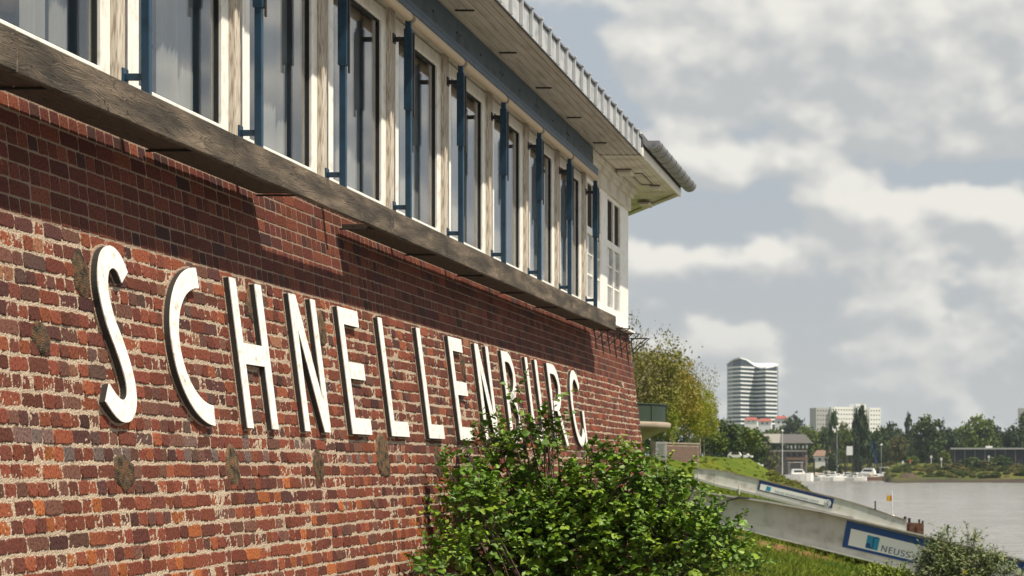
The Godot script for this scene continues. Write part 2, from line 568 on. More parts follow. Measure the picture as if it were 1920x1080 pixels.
func beam_picture() -> ImageTexture:
	var im := Image.create(2048, 128, false, Image.FORMAT_RGB8)
	var q := FastNoiseLite.new()
	q.seed = 77
	q.frequency = 1.0
	q.fractal_octaves = 3
	var r := RandomNumberGenerator.new()
	r.seed = 9
	var knots := []
	for i in 30:
		knots.append(Vector3(r.randf() * 8.0, r.randf() * 0.22, r.randf_range(0.012, 0.026)))
	for x in 2048:
		var u := x / 2048.0 * 8.0
		var close := []
		for kn in knots:
			if absf(kn.x - u) < 0.22:
				close.append(kn)
		for y in 128:
			var v := y / 128.0 * 0.25
			var w := v + 0.028 * q.get_noise_2d(u * 1.3, v * 7.0) + 0.006 * q.get_noise_2d(u * 6.0, v * 30.0)
			var dark := 0.0
			for kn in close:
				var dx: float = (u - kn.x) / 2.4
				var dy: float = v - kn.y
				var rr := sqrt(dx * dx + dy * dy)
				w += kn.z * 0.9 * exp(-rr * rr / (kn.z * kn.z * 3.0)) * signf(dy + 0.0001)
				dark = maxf(dark, clampf(1.0 - sqrt(dx * dx * 7.0 + dy * dy) / (kn.z * 0.62), 0.0, 1.0))
			var g := 0.5 + 0.5 * sin(w * TAU * 85.0)
			var g2 := q.get_noise_2d(u * 2.5, w * 260.0)
			var blot := q.get_noise_2d(u * 1.1 + 40.0, v * 5.0)
			var split := clampf(absf(q.get_noise_2d(u * 0.9 + 7.0, w * 34.0)) * 26.0, 0.0, 1.0)
			var k := clampf(0.56 + 0.16 * g + 0.34 * g2 + 0.42 * blot, 0.12, 1.0) * (0.4 + 0.6 * split) * (1.0 - 0.72 * dark)
			im.set_pixel(x, y, Color(k, k * 0.97, k * 0.93))
	return ImageTexture.create_from_image(im)


# ---------------------------------------------------------------- ground and river

func bank_top(d: float) -> float:
	return table(d, [[0, -2.7], [35, -2.5], [80, -0.9], [95, -0.7], [120, -0.5], [150, 0.4], [200, 1.0], [300, 1.5], [500, 2.0], [900, 2.4], [3000, 6.0]])


func shore(d: float) -> float:
	return table(d, [[-60, 16], [0, 15], [80, 8], [120, 4.5], [250, -8], [400, -23], [600, -43], [800, -62], [1000, -90], [3000, -700]])


func bank_width(d: float) -> float:
	return table(d, [[0, 12], [35, 14], [80, 23], [120, 24], [200, 24], [300, 20], [450, 13], [1000, 18]])


func land(x: float, d: float) -> float:
	var t := clampf((shore(d) - x) / bank_width(d), -0.6, 1.0)
	var h := lerpf(-6.9, bank_top(d), t)
	if t >= 1.0:
		h += clampf((shore(d) - bank_width(d) - x) * 0.01, 0.0, 2.5) * clampf(d / 300.0, 0.0, 1.0)
	var k := clampf((-17.0 - x) / 9.0, 0.0, 1.0)
	var ds := lerpf(800.0 + sin(x * 0.11) * 4.0 + sin(x * 0.037) * 5.0, 1005.0, k)
	var e := (d - ds) * lerpf(1.0, 2.2, k)
	var fh := table(e, [[-60, -9], [0, -6.5], [10, -4.9], [30, -4.4], [60, -2.3], [130, 0.5], [400, 2.0], [2000, 6.0]])
	h = maxf(h, fh)
	h += 0.22 * nz.get_noise_2d(x * 0.13, d * 0.09) + 0.06 * nz.get_noise_2d(x * 0.6, d * 0.6)
	return h


func terrain() -> void:
	var ds := [-60.0, -30.0, -10.0]
	var d := 0.0
	while d < 4000.0:
		ds.append(d)
		d += maxf(1.3, d * 0.018)
	ds.append(6000.0)
	ds.append(10500.0)
	var mb := MB.new()
	var cols := 190
	for j in ds.size():
		var dd: float = ds[j]
		for i in cols + 1:
			var u := float(i) / cols * 2.0 - 1.0
			var x := 1500.0 * signf(u) * pow(absf(u), 3.0) * (1.0 + maxf(dd, 0.0) / 1500.0) - 8.0 - maxf(dd, 0) * 0.035
			var h := land(x, dd)
			var hx := (land(x + 0.5, dd) - land(x - 0.5, dd))
			var hz := (land(x, dd + 0.5) - land(x, dd - 0.5))
			# grass in patches, dry and fresh; stones at the water's edge; bare earth by the bridge foot
			var p := nz.get_noise_2d(x * 0.05 + 3.0, dd * 0.03) * 0.5 + 0.5 + nz.get_noise_2d(x * 0.5, dd * 0.35) * 0.35
			var grass := Color(0.070, 0.115, 0.012).lerp(Color(0.155, 0.185, 0.022), clampf(p, 0.0, 1.0))
			if dd > 700.0:
				grass = Color(0.085, 0.115, 0.022).lerp(Color(0.20, 0.165, 0.05), clampf(nz.get_noise_2d(x * 0.03, dd * 0.02) * 0.9 + 0.35, 0.0, 1.0))
			var s := clampf((-4.6 - h + nz.get_noise_2d(x * 0.4, dd * 0.3) * 0.5) / 0.5, 0.0, 1.0)
			grass = grass.lerp(Color(0.075, 0.062, 0.055), s)
			var earth := 1.0 - Vector2((x + 5.3) / 2.6, (dd - 73.5) / 7.0).length() + nz.get_noise_2d(x * 0.9, dd * 0.5) * 0.9
			mb.col = grass.lerp(Color(0.22, 0.115, 0.068), clampf(earth * 2.5, 0.0, 1.0))
			mb.vert(Vector3(x, CY + h, -dd), Vector3(-hx, 1.0, hz).normalized(), Vector2(x, dd))
	for j in ds.size() - 1:
		for i in cols:
			var a := j * (cols + 1) + i
			var b := a + cols + 1
			mb.ix.append_array([a, b, b + 1, a, b + 1, a + 1])
	setting("ground", mb, M.ground)
	# unseen pale slab added at the building's foot to bounce light onto the soffit
	var pv := MB.new()
	pv.slab(-7.5, 4.9, -2.75, -2.38, -12.0, 34.0)
	setting("bounce_paving", pv, M.bounce_paving)
	var w := MB.new()
	var wd := [-120.0, -60.0, -20.0, 20.0]
	d = 45.0
	while d < 1100.0:
		wd.append(d)
		d += maxf(0.8, d * 0.0055)
	wd.append(1500.0)
	var wn := FastNoiseLite.new()
	wn.seed = 8
	wn.frequency = 1.0
	wn.fractal_octaves = 3
	var swell := func(x: float, dd: float) -> float:
		var calm := clampf(0.65 + wn.get_noise_2d(x * 0.012 + 5.0, dd * 0.02) * 0.9, 0.15, 1.4)
		return (wn.get_noise_2d(x * 0.10, dd * 0.22) * 0.22 + wn.get_noise_2d(x * 0.035, dd * 0.06) * 0.16) * calm
	var wc := 150
	for dd in wd:
		for i in wc + 1:
			var u := float(i) / wc * 2.0 - 1.0
			var x: float = 900.0 * signf(u) * pow(absf(u), 2.6)
			var h0: float = swell.call(x, dd)
			var gx: float = (swell.call(x + 0.6, dd) - h0) / 0.6
			var gz: float = (swell.call(x, dd + 0.6) - h0) / 0.6
			w.vert(Vector3(x, h0 * 0.5, -dd), Vector3(-gx, 1.0, gz).normalized(), Vector2(x, dd))
	for jj in wd.size() - 1:
		for i in wc:
			var a := jj * (wc + 1) + i
			var b := a + wc + 1
			w.ix.append_array([a, b, b + 1, a, b + 1, a + 1])
	setting("water", w, M.water)


# ---------------------------------------------------------------- the brick building

func brick_colour(d: float, h: float, neat: bool, r: float, r2: float) -> Color:
	var c: Color
	if neat:
		if r < 0.45: c = Color(0.165, 0.043, 0.030)
		elif r < 0.75: c = Color(0.13, 0.037, 0.028)
		elif r < 0.9: c = Color(0.21, 0.058, 0.036)
		else: c = Color(0.075, 0.033, 0.030)
	else:
		var low := clampf((0.15 - h) / 0.6, 0.0, 1.0)
		r -= low * 0.13
		if r < 0.0: c = Color(0.40, 0.115, 0.042)
		elif r < 0.14: c = Color(0.29, 0.078, 0.042)
		elif r < 0.52: c = Color(0.225, 0.058, 0.038)
		elif r < 0.76: c = Color(0.165, 0.049, 0.037)
		elif r < 0.87: c = Color(0.165, 0.068, 0.056)
		elif r < 0.95: c = Color(0.098, 0.042, 0.036)
		elif r < 0.99: c = Color(0.115, 0.070, 0.055)
		else: c = Color(0.30, 0.13, 0.085)
	return Color(c.r, c.g * (1.08 if c.r > 0.14 else 0.92), c.b * 0.95) * (0.54 + 0.42 * r2)


func add_brick(mb: MB, d0: float, d1: float, h0: float, h1: float, face: float, neat: bool, fine: bool) -> void:
	var pts := []
	var j := 0.0015 if neat else 0.0042
	if fine:
		for k in 4:
			pts.append(Vector2(lerpf(d0, d1, [0.0, 0.33, 0.66, 0.95][k]), h0))
		pts.append(Vector2(d1, lerpf(h0, h1, 0.15)))
		pts.append(Vector2(d1, lerpf(h0, h1, 0.85)))
		for k in 4:
			pts.append(Vector2(lerpf(d1, d0, [0.05, 0.36, 0.68, 0.96][k]), h1))
		pts.append(Vector2(d0, lerpf(h1, h0, 0.18)))
		pts.append(Vector2(d0, lerpf(h1, h0, 0.86)))
	else:
		pts = [Vector2(d0, h0), Vector2(d1, h0), Vector2(d1, h1), Vector2(d0, h1)]
	var c := Vector2((d0 + d1) * 0.5, (h0 + h1) * 0.5)
	var nn := Vector3(0.9923, 0.124, 0)
	var m := pts.size()
	var first := mb.v.size()
	var tilt := rng.randf_range(-0.02, 0.02) if not neat else rng.randf_range(-0.006, 0.006)
	var tilt2 := rng.randf_range(-0.05, 0.05) if not neat else 0.0
	var uvo := Vector2(rng.randf(), rng.randf())
	for k in m:
		pts[k] += Vector2(rng.randf_range(-j, j), rng.randf_range(-j, j))
		var o: Vector2 = (pts[k] - c)
		var out := Vector3(0, o.y / maxf(h1 - h0, 0.01), -o.x / maxf(d1 - d0, 0.01)).normalized()
		var dep := face + tilt * o.x + tilt2 * o.y
		mb.vert(wp(pts[k].x, pts[k].y, -0.03), out, pts[k] + uvo)
		mb.vert(wp(pts[k].x, pts[k].y, dep - (0.002 if neat else 0.005)), (out + nn * 0.9).normalized(), pts[k] + uvo)
		var p2 := Vector2(c.x + signf(o.x) * maxf(absf(o.x) - 0.007, 0.0), c.y + signf(o.y) * maxf(absf(o.y) - 0.007, 0.0))
		mb.vert(wp(p2.x, p2.y, dep + rng.randf_range(-0.0006, 0.0006)), nn, p2 + uvo)
	var mid := mb.vert(wp(c.x, c.y, face + 0.0008), nn, c + uvo)
	for k in m:
		var a := first + k * 3
		var b := first + (k + 1) % m * 3
		mb.ix.append_array([a, b + 1, b, a, a + 1, b + 1, a + 1, b + 2, b + 1, a + 1, a + 2, b + 2, a + 2, mid, b + 2])


func building() -> void:
	var root := thing("brick_building", Vector3(-4.8, CY - 2.7, -19), "brick clubhouse with leaning wall, long white window row and grey metal eaves", "building")
	# the leaning wall: mortar face, bricks, field stones
	var mb := MB.new()
	var dl := []
	var d := 6.0
	while d < 31.1:
		dl.append(d)
		d += 0.0125 * pow(maxf(d, 9.0) / 10.0, 1.6)
	dl.append(31.1)
	var rows := 340
	var q := FastNoiseLite.new()
	q.seed = 17
	q.frequency = 1.0
	q.fractal_octaves = 3
	for jj in rows + 1:
		var h := lerpf(-2.75, 2.10, float(jj) / rows)
		for dd in dl:
			var old: bool = h < 1.283
			var dep := -0.0022
			if old:
				dep = -0.0040 + 0.0080 * q.get_noise_2d(dd * 34.0, h * 46.0) + 0.0045 * q.get_noise_2d(dd * 3.1 + 9.0, h * 4.3)
			var w: float = q.get_noise_2d(dd * 1.4, h * 2.0 + 40.0) * 0.5 + 0.5
			mb.col = Color(0.62, 0.525, 0.425).lerp(Color(0.50, 0.425, 0.345), w) if old else Color(0.36, 0.28, 0.225)
			mb.vert(wp(dd, h, dep), Vector3(0.9923, 0.124, 0), Vector2(dd, h))
	var nd := dl.size()
	for jj in rows:
		for i in nd - 1:
			var a := jj * nd + i
			var b := a + nd
			mb.ix.append_array([a, b + 1, a + 1, a, b, b + 1])
	# smooth normals of the lumpy mortar
	for jj in range(1, rows):
		for i in range(1, nd - 1):
			var a := jj * nd + i
			mb.n[a] = (mb.v[a + 1] - mb.v[a - 1]).cross(mb.v[a + nd] - mb.v[a - nd]).normalized()
	var wall := part(root, "wall", mb, M.mortar)
	# all bricks, by how large they show
	var list := []
	var pitch := 0.0905
	for j in range(-44, 9):
		var neat := j >= 0
		var dd := 6.2 + rng.randf() * 0.1
		var header := posmod(j, 2) == 0
		while dd < 31.05:
			var wd := 0.118 if header else 0.236
			if not neat:
				if not header and rng.randf() < 0.45: wd = 0.118
				wd *= rng.randf_range(0.9, 1.1)
			if dd + wd > 31.09:
				wd = 31.09 - dd
			if wd < 0.04:
				break
			var wave := 0.0 if neat else 0.009 * q.get_noise_2d(dd * 0.5, j * 0.35)
			var h0 := 1.287 + j * pitch + wave
			var jv := 0.007 if neat else rng.randf_range(0.005, 0.011)
			var top := 0.010 if neat else rng.randf_range(0.013, 0.021)
			var c := h0 + pitch * 0.5
			var px := 1745.0 - F * (4.495 + 0.125 * c) / dd
			var py := 875.0 - F * c / dd
			var size := F * pitch / dd * (1745.0 - px) / dd * wd
			if px < 0.0 or py > 1080.0 or (neat and c > 1.9):
				size = 0.0
			list.append([size, dd + jv * 0.5, dd + wd - jv * 0.5, h0 + top * 0.5, h0 + pitch - top * 0.5, neat])
			dd += wd
	var order := list.duplicate()
	order.sort_custom(func(a, b): return a[0] > b[0])
	var limit: float = order[299][0]
	var rest := MB.new()
	var made := 0
	for b in list:
		var own: bool = b[0] >= limit and made < 300
		var to: MB = MB.new() if own else rest
		var cc := Vector2((b[1] + b[2]) * 0.5, (b[3] + b[4]) * 0.5)
		to.col = brick_colour(cc.x, cc.y, b[5], rng.randf(), rng.randf())
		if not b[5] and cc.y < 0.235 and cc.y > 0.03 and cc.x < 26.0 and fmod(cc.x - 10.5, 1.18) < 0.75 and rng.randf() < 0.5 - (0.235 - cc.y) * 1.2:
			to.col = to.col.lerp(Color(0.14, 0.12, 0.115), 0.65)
		var face := rng.randf_range(-0.003, 0.007) if not b[5] else rng.randf_range(-0.001, 0.0015)
		add_brick(to, b[1], b[2], b[3], b[4], face, b[5], b[1] < 17.0)
		if own:
			made += 1
			part(wall, "brick", to, M.brick)
	var ms := part(wall, "brickwork", rest, M.brick)
	ms.set_meta("kind", "stuff")
	# field stones set in the wall: place in the photograph, width and height there
	for s in [[75, 632, 36, 64], [233, 887, 44, 76], [437, 876, 27, 84], [597, 875, 20, 64], [718, 855, 26, 96], [822, 868, 15, 66], [470, 572, 16, 76], [602, 618, 20, 74], [152, 515, 34, 100], [868, 690, 8, 60]]:
		var p := wall_at(s[0], s[1])
		var hw: float = s[2] * 0.5 * p.x / (1745.0 - s[0])
		var hh: float = s[3] * 0.5 * p.x / F
		var sm := MB.new()
		sm.col = [Color(1, 1, 1), Color(0.8, 0.78, 0.74), Color(1.25, 1.1, 0.95)][rng.randi() % 3]
		var first := sm.v.size()
		var prof := [[1.0, -0.02, 0.0], [0.97, 0.004, 0.6], [0.80, 0.009, 0.9], [0.0, 0.009, 1.0]]
		var shape := []
		for k in 14:
			shape.append(rng.randf_range(0.78, 1.12))
		for pr in prof:
			for k in 14:
				var a := TAU * k / 14.0
				var o: Vector2 = Vector2(cos(a) * hw, sin(a) * hh) * pr[0] * shape[k]
				var nn := Vector3(pr[2], sin(a) * (1.0 - pr[2]), -cos(a) * (1.0 - pr[2])).normalized()
				sm.vert(wp(p.x + o.x, p.y + o.y, pr[1] + rng.randf_range(-0.002, 0.002)), nn, Vector2(p.x + o.x, p.y + o.y))
		for i in 3:
			for k in 14:
				var a := first + i * 14 + k
				var b := first + i * 14 + (k + 1) % 14
				sm.ix.append_array([a, b + 14, b, a, a + 14, b + 14])
		part(wall, "stone", sm, M.stone)
	# solid mass behind the face, up to the window sill, and the far end
	var core := MB.new()
	core.slab(4.80, 12.0, -3.2, 1.50, 6.0, 31.05)
	core.slab(4.78, 4.98, 1.46, 2.15, 6.0, 31.05)
	part(root, "wall_core", core, M.plaster)
	ledge(root)
	upper_storey(root)
	roof(root)
	# iron rods of the missing part of the ledge
	for k in 7:
		var dd := 27.72 + k * 0.58
		var b := MB.new()
		var h := 2.02 - 0.03 * (k % 2)
		var o := Vector3(0.30 + 0.02 * (k % 3), 0, 0)
		var a := wp(dd, h, 0.012)
		b.tube([a, wp(dd, h - 0.36, 0.012)], [0.009, 0.009], 6)
		b.tube([a, a + o], [0.008, 0.008], 6)
		b.tube([wp(dd, h - 0.24, 0.012), a + o * 0.95], [0.008, 0.008], 6)
		solo("iron_bracket", b, M.iron, "thin black iron wall bracket, %s from the brick building's far corner" % nth(6 - k), "bracket", "iron brackets at the brick corner")


func ledge(root: Node3D) -> void:
	var lg := node_part(root, "ledge")
	var cuts := [6.2, 9.4, 12.33, 15.1, 18.6, 22.2, 25.0, 27.28]
	for i in cuts.size() - 1:
		var b := MB.new()
		b.slab(4.35 + 0.002 * (i % 2), 4.395, 1.879 - 0.003 * (i % 3), 2.08, cuts[i] + 0.003, cuts[i + 1] - 0.003, 0.006)
		part(lg, "front_board", b, M.beam)
	# deck boards between the brackets; one bay has lost its boards
	for k in range(-2, 9):
		var d0 := 11.82 + k * 1.94
		var d1 := minf(d0 + 1.94, 27.25)
		var gap: float = {-2: 0.03, -1: 0.045, 0: 0.03, 1: 0.29}.get(k, 0.012)
		var inner := 4.728 - gap
		var x := 4.400
		while x < inner - 0.03:
			var b := MB.new()
			var wd := minf(0.095, inner - x)
			b.slab(x, x + wd, 1.90 + rng.randf() * 0.004, 1.935, d0 + 0.004 + rng.randf() * 0.02, d1 - 0.004, 0.003)
			part(lg, "deck_board", b, M.dark_wood)
			x += wd + (0.008 if rng.randf() < 0.4 else 0.003)
	for k in range(-2, 9):
		var b := MB.new()
		var d0 := 11.82 + k * 1.94
		b.slab(4.40, 4.700, 1.886, 1.898, d0 - 0.015, d0 + 0.015, 0.002)
		part(lg, "bracket", b, M.iron)


func upper_storey(root: Node3D) -> void:
	for k in range(-3, 8):
		window_bay(root, POST0 + BAY * k, k)
	for k in range(-3, 9):
		var d := POST0 + BAY * k
		var p := MB.new()
		p.slab(4.70, 4.86, 2.10, 4.06, d - 0.085, d + 0.055, 0.004)
		part(root, "post", p, M.old_wood)
		# blue steel awning guide standing in front of each post
		var g := node_part(root, "awning_guide")
		g.position = Vector3(0.23, 4.7, 19 - d)
		var a := MB.new()
		a.slab(4.545, 4.595, 1.99, 4.02, d - 0.022, d + 0.022, 0.004)
		part(g, "guide_rail", a, M.blue)
		var a2 := MB.new()
		a2.slab(4.535, 4.605, 3.12, 3.83, d - 0.03, d + 0.026, 0.004)
		part(g, "sleeve", a2, M.blue)
		var a3 := MB.new()
		a3.slab(4.518, 4.530, 3.06, 3.80, d - 0.012, d + 0.012, 0.002)
		part(g, "cable_rail", a3, M.black)
		for h in [2.27, 3.74]:
			var a4 := MB.new()
			a4.slab(4.59, 4.705, h - 0.02, h + 0.02, d - 0.015, d + 0.015, 0.003)
			a4.slab(4.690, 4.704, h - 0.035, h + 0.05, d - 0.04, d + 0.04, 0.002)
			part(g, "arm", a4, M.blue if h < 3 else M.black)
	# rolled awnings, dark channel and blue fascia panels
	for k in range(-3, 8):
		var d := POST0 + BAY * k
		var r := MB.new()
		r.tube([Vector3(-4.56, CY + 3.93, -(d + 0.05)), Vector3(-4.56, CY + 3.93, -(d + BAY - 0.05))], [0.042, 0.042], 12)
		part(root, "awning_roll", r, M.canvas)
		var f := MB.new()
		f.slab(4.60, 4.70, 4.075, 4.352, d + 0.006, d + BAY - 0.006, 0.004)
		part(root, "fascia_panel", f, M.blue_panel)
		var b := MB.new()
		for o in [0.04, 0.5, 0.97]:
			b.tube([Vector3(-4.604, CY + 4.21, -(d + BAY * o)), Vector3(-4.592, CY + 4.21, -(d + BAY * o))], [0.012, 0.010], 8)
		part(root, "bolt", b, M.black)
	var ch := MB.new()
	ch.slab(4.54, 4.69, 4.03, 4.072, 5.7, 26.95, 0.004)
	ch.slab(4.54, 4.556, 3.975, 4.03, 5.7, 26.95, 0.003)
	part(root, "awning_channel", ch, M.blue)
	var ch2 := MB.new()
	ch2.slab(4.66, 4.86, 4.00, 4.34, 5.7, 26.8)
	part(root, "lintel", ch2, M.cream)
	# white end room with small-paned windows
	var wl := MB.new()
	wl.slab(4.74, 4.84, 2.12, 4.12, 26.96, 27.22, 0.004)
	wl.slab(4.74, 4.84, 2.12, 4.12, 28.42, 28.92, 0.004)
	wl.slab(4.74, 4.84, 2.12, 4.12, 30.20, 30.93, 0.004)
	wl.slab(4.742, 4.838, 2.12, 2.30, 27.22, 30.2, 0.003)
	part(root, "white_wall", wl, M.white)
	var hd := MB.new()
	hd.slab(4.70, 4.86, 4.005, 4.20, 26.92, 30.97, 0.006)
	hd.slab(4.66, 4.80, 4.20, 4.275, 26.94, 31.0, 0.006)
	hd.slab(4.62, 4.80, 4.275, 4.352, 26.96, 31.03, 0.006)
	part(root, "cornice", hd, M.cream)
	var sl := MB.new()
	sl.slab(4.66, 4.80, 2.095, 2.125, 27.30, 31.08, 0.004)
	part(root, "sill", sl, M.white)
	for pr in [[27.22, 28.42], [28.92, 30.20]]:
		var w := node_part(root, "small_window")
		w.position = Vector3(0, 4.8, 19 - (pr[0] + pr[1]) * 0.5)
		var f := MB.new()
		var a: float = pr[0]
		var b: float = pr[1]
		var m := (a + b) * 0.5
		for x in [[a, a + 0.06], [b - 0.06, b], [m - 0.045, m + 0.045]]:
			f.slab(4.745, 4.80, 2.30, 4.00, x[0], x[1], 0.004)
		for y in [[2.30, 2.36], [3.24, 3.34], [3.945, 4.004]]:
			f.slab(4.748, 4.802, y[0], y[1], a + 0.002, b - 0.002, 0.004)
		part(w, "frame", f, M.white)
		var gb := MB.new()
		for y in [2.68, 2.97]:
			gb.slab(4.765, 4.79, y - 0.012, y + 0.012, a + 0.05, m - 0.04)
			gb.slab(4.765, 4.79, y - 0.012, y + 0.012, m + 0.04, b - 0.05)
		part(w, "glazing_bar", gb, M.white)
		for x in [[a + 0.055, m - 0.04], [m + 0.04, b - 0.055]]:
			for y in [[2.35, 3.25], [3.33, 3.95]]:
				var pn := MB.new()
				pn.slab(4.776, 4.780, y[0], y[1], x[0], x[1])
				part(w, "pane" if y[0] < 3.0 else "dark_reflection_pane", pn, M.glass if y[0] < 3.0 else M.dark_reflection_pane)  # upper panes are opaque, their dark reflection painted as flat colour


func window_bay(root: Node3D, d: float, k: int) -> void:
	var w := node_part(root, "window")
	w.position = Vector3(0, 4.8, 19 - (d + BAY * 0.5))
	var c := MB.new()
	c.slab(4.735, 4.84, 2.10, 4.02, d + 0.055, d + 0.195, 0.004)
	c.slab(4.760, 4.84, 2.10, 4.02, d + 0.195, d + 0.235, 0.003)
	part(w, "casing", c, M.white)
	var f := MB.new()
	var a := d + 0.235
	var b := d + BAY - 0.085
	f.slab(4.745, 4.82, 2.12, 3.985, a, a + 0.095, 0.006)
	f.slab(4.745, 4.82, 2.12, 3.985, b - 0.125, b, 0.006)
	f.slab(4.747, 4.818, 2.122, 2.288, a + 0.09, b - 0.12, 0.006)
	f.slab(4.747, 4.818, 3.86, 3.983, a + 0.09, b - 0.12, 0.006)
	part(w, "frame", f, M.white)
	var s := MB.new()
	var g0 := a + 0.095
	var g1 := b - 0.125
	for e in [[g0 - 0.001, g0 + 0.012, 2.288, 3.86], [g1 - 0.012, g1 + 0.001, 2.288, 3.86]]:
		s.slab(4.768, 4.80, e[2], e[3], e[0], e[1])
	s.slab(4.769, 4.801, 2.287, 2.299, g0, g1)
	s.slab(4.769, 4.801, 3.849, 3.861, g0, g1)
	part(w, "seal", s, M.rubber)
	var p := MB.new()
	p.slab(4.782, 4.788, 2.292, 3.856, g0 + 0.002, g1 - 0.002)
	part(w, "pane", p, M.glass)


func roof(root: Node3D) -> void:
	var r := node_part(root, "roof")
	r.position = Vector3(0, 7.0, 0)
	# soffit boards under the eaves, then the boards of the corner
	for i in 7:
		var b := MB.new()
		var x := 4.058 + i * 0.0925
		b.slab(x + 0.005, x + 0.0875, 4.36, 4.385, 5.7, 27.58, 0.004)
		part(r, "soffit_board", b, M.soffit)
	for i in 8:
		var b := MB.new()
		var x := 4.062 + i * 0.0905
		b.slab(x + 0.003, x + 0.0875, 4.362, 4.387, 27.62, 31.3 + i * 0.11, 0.004)
		part(r, "soffit_board", b, M.cream)
	for i in 5:
		# boards of the turned end, running along the slanting edge
		var b := MB.new()
		var a := Vector3(-4.08, CY + 4.3755, -(31.76 - i * 0.1))
		var e := Vector3(-5.3, CY + 4.3755, -(34.34 - i * 0.1))
		if i == 0:
			b.box((a + e) * 0.5, Vector3(0.1, 0.024, (e - a).length()), 0.003, Basis(Vector3.UP, atan2(e.x - a.x, e.z - a.z)))
			part(r, "soffit_board", b, M.cream)
	var sp := MB.new()
	var poly := PackedVector2Array([Vector2(4.06, 27.6), Vector2(4.06, 31.82), Vector2(5.25, 34.35), Vector2(9.0, 34.35), Vector2(9.0, 27.6)])
	sp.extrude(poly, func(x, y, z): return Vector3(-x, CY + 4.392 + z, -y), 0.0, 0.30, true, true, true)
	part(r, "roof_end", sp, M.cream)
	var j := MB.new()
	j.slab(4.06, 4.70, 4.355, 4.39, 27.585, 27.615, 0.003)
	part(r, "joint_strip", j, M.grey_wood)
	var sl := MB.new()
	sl.slab(4.075, 12.5, 4.387, 4.64, 5.6, 27.6)
	part(r, "roof_slab", sl, M.zinc_dark)
	# upright metal sheets with standing seams along the eaves
	var d := 6.0
	while d < 27.5:
		var s := MB.new()
		s.slab(4.050, 4.072, 4.352, 4.595, d + 0.003, d + 0.477, 0.002)
		part(r, "fascia_sheet", s, M.zinc)
		var q := MB.new()
		q.slab(4.012, 4.05, 4.345, 4.632, d - 0.012, d + 0.012, 0.004)
		q.slab(4.004, 4.045, 4.62, 4.645, d - 0.022, d + 0.022, 0.004)
		part(r, "seam", q, M.zinc)
		d += 0.48
	var cap := MB.new()
	cap.slab(4.03, 4.12, 4.600, 4.628, 5.7, 27.62, 0.004)
	part(r, "cap_strip", cap, M.zinc_dark)
	var dr := MB.new()
	dr.slab(4.044, 4.06, 4.340, 4.356, 5.7, 27.6)
	part(r, "drip_edge", dr, M.black)
	# corner: white fascia board and half-round gutter with bands
	var wb := MB.new()
	wb.slab(4.030, 4.058, 4.352, 4.47, 27.62, 31.86, 0.004)
	part(r, "fascia_board", wb, M.white)
	var bk := MB.new()
	bk.slab(4.034, 4.06, 4.472, 4.66, 27.62, 31.86)
	part(r, "eaves_back", bk, M.zinc_dark)
	var gut := node_part(r, "gutter")
	var g := MB.new()
	var first := g.v.size()
	for e in 2:
		for k in 17:
			var w := PI + PI * k / 16.0
			var o := Vector3(cos(w), sin(w), 0)
			g.vert(Vector3(-3.92, CY + 4.575, -[27.70, 32.05][e]) + o * 0.115, o, Vector2(w, e * 4.0))
	for k in 16:
		g.ix.append_array([first + k, first + 18 + k, first + 17 + k, first + k, first + k + 1, first + 18 + k])
	var inner := g.v.size()
	for e in 2:
		for k in 17:
			var w := PI + PI * k / 16.0
			var o := Vector3(cos(w), sin(w), 0)
			g.vert(Vector3(-3.92, CY + 4.575, -[27.70, 32.05][e]) + o * 0.110, -o, Vector2(w, e * 4.0))
	for k in 16:
		g.ix.append_array([inner + k, inner + 17 + k, inner + 18 + k, inner + k, inner + 18 + k, inner + k + 1])
	for e in [27.70, 32.05]:
		var m := PackedVector2Array()
		for k in 17:
			var w := PI + PI * k / 16.0
			m.append(Vector2(cos(w), sin(w)) * 0.1165)
		g.extrude(m, func(x, y, z): return Vector3(-3.92 + x, CY + 4.576 + y, -e + z), -0.006, 0.006, true, true, true)
	part(gut, "trough", g, M.zinc_mid)
	var gd := 27.98
	while gd < 32.0:
		var bd := MB.new()
		var pts := []
		var rads := []
		for k in 13:
			var w := PI + PI * k / 12.0
			pts.append(Vector3(-3.92 + cos(w) * 0.119, CY + 4.577 + sin(w) * 0.119, -gd))
			rads.append(0.005)
		bd.tube(pts, rads, 5)
		part(gut, "band", bd, M.zinc_dark)
		gd += 0.52
	# vent covers let into the soffit
	for k in range(-3, 9):
		var dv := POST0 + BAY * k - 0.35
		if dv < 7 or dv > 27.3: continue
		var b := MB.new()
		b.slab(4.36, 4.53, 4.335, 4.358, dv - 0.02, dv + 0.15, 0.01)
		part(r, "vent_cover", b, M.soffit)
		var b2 := MB.new()
		b2.slab(4.352, 4.538, 4.346, 4.3585, dv - 0.034, dv - 0.021, 0.001)
		part(r, "vent_slot", b2, M.black)
	for o in [[4.39, 4.60, 28.9, 29.25], [4.20, 4.34, 30.55, 30.75], [4.62, 4.80, 32.4, 32.8]]:
		var b := MB.new()
		b.slab(o[0], o[1], 4.30, 4.36, o[2], o[3], 0.012)
		part(r, "soffit_lamp", b, M.cream)
		var b2 := MB.new()
		b2.slab(o[0] - 0.01, o[1] + 0.01, 4.34, 4.361, o[2] - 0.03, o[2] - 0.004, 0.002)
		part(r, "lamp_rim", b2, M.grey_wood)
	var ht := MB.new()
	for o in [[4.28, 4.295, 29.3, 30.5], [4.46, 4.475, 29.3, 30.5], [4.295, 4.46, 29.3, 29.33], [4.295, 4.46, 30.47, 30.5]]:
		ht.slab(o[0], o[1], 4.35, 4.361, o[2], o[3])
	part(r, "hatch_rim", ht, M.grey_wood)


# ---------------------------------------------------------------- letters

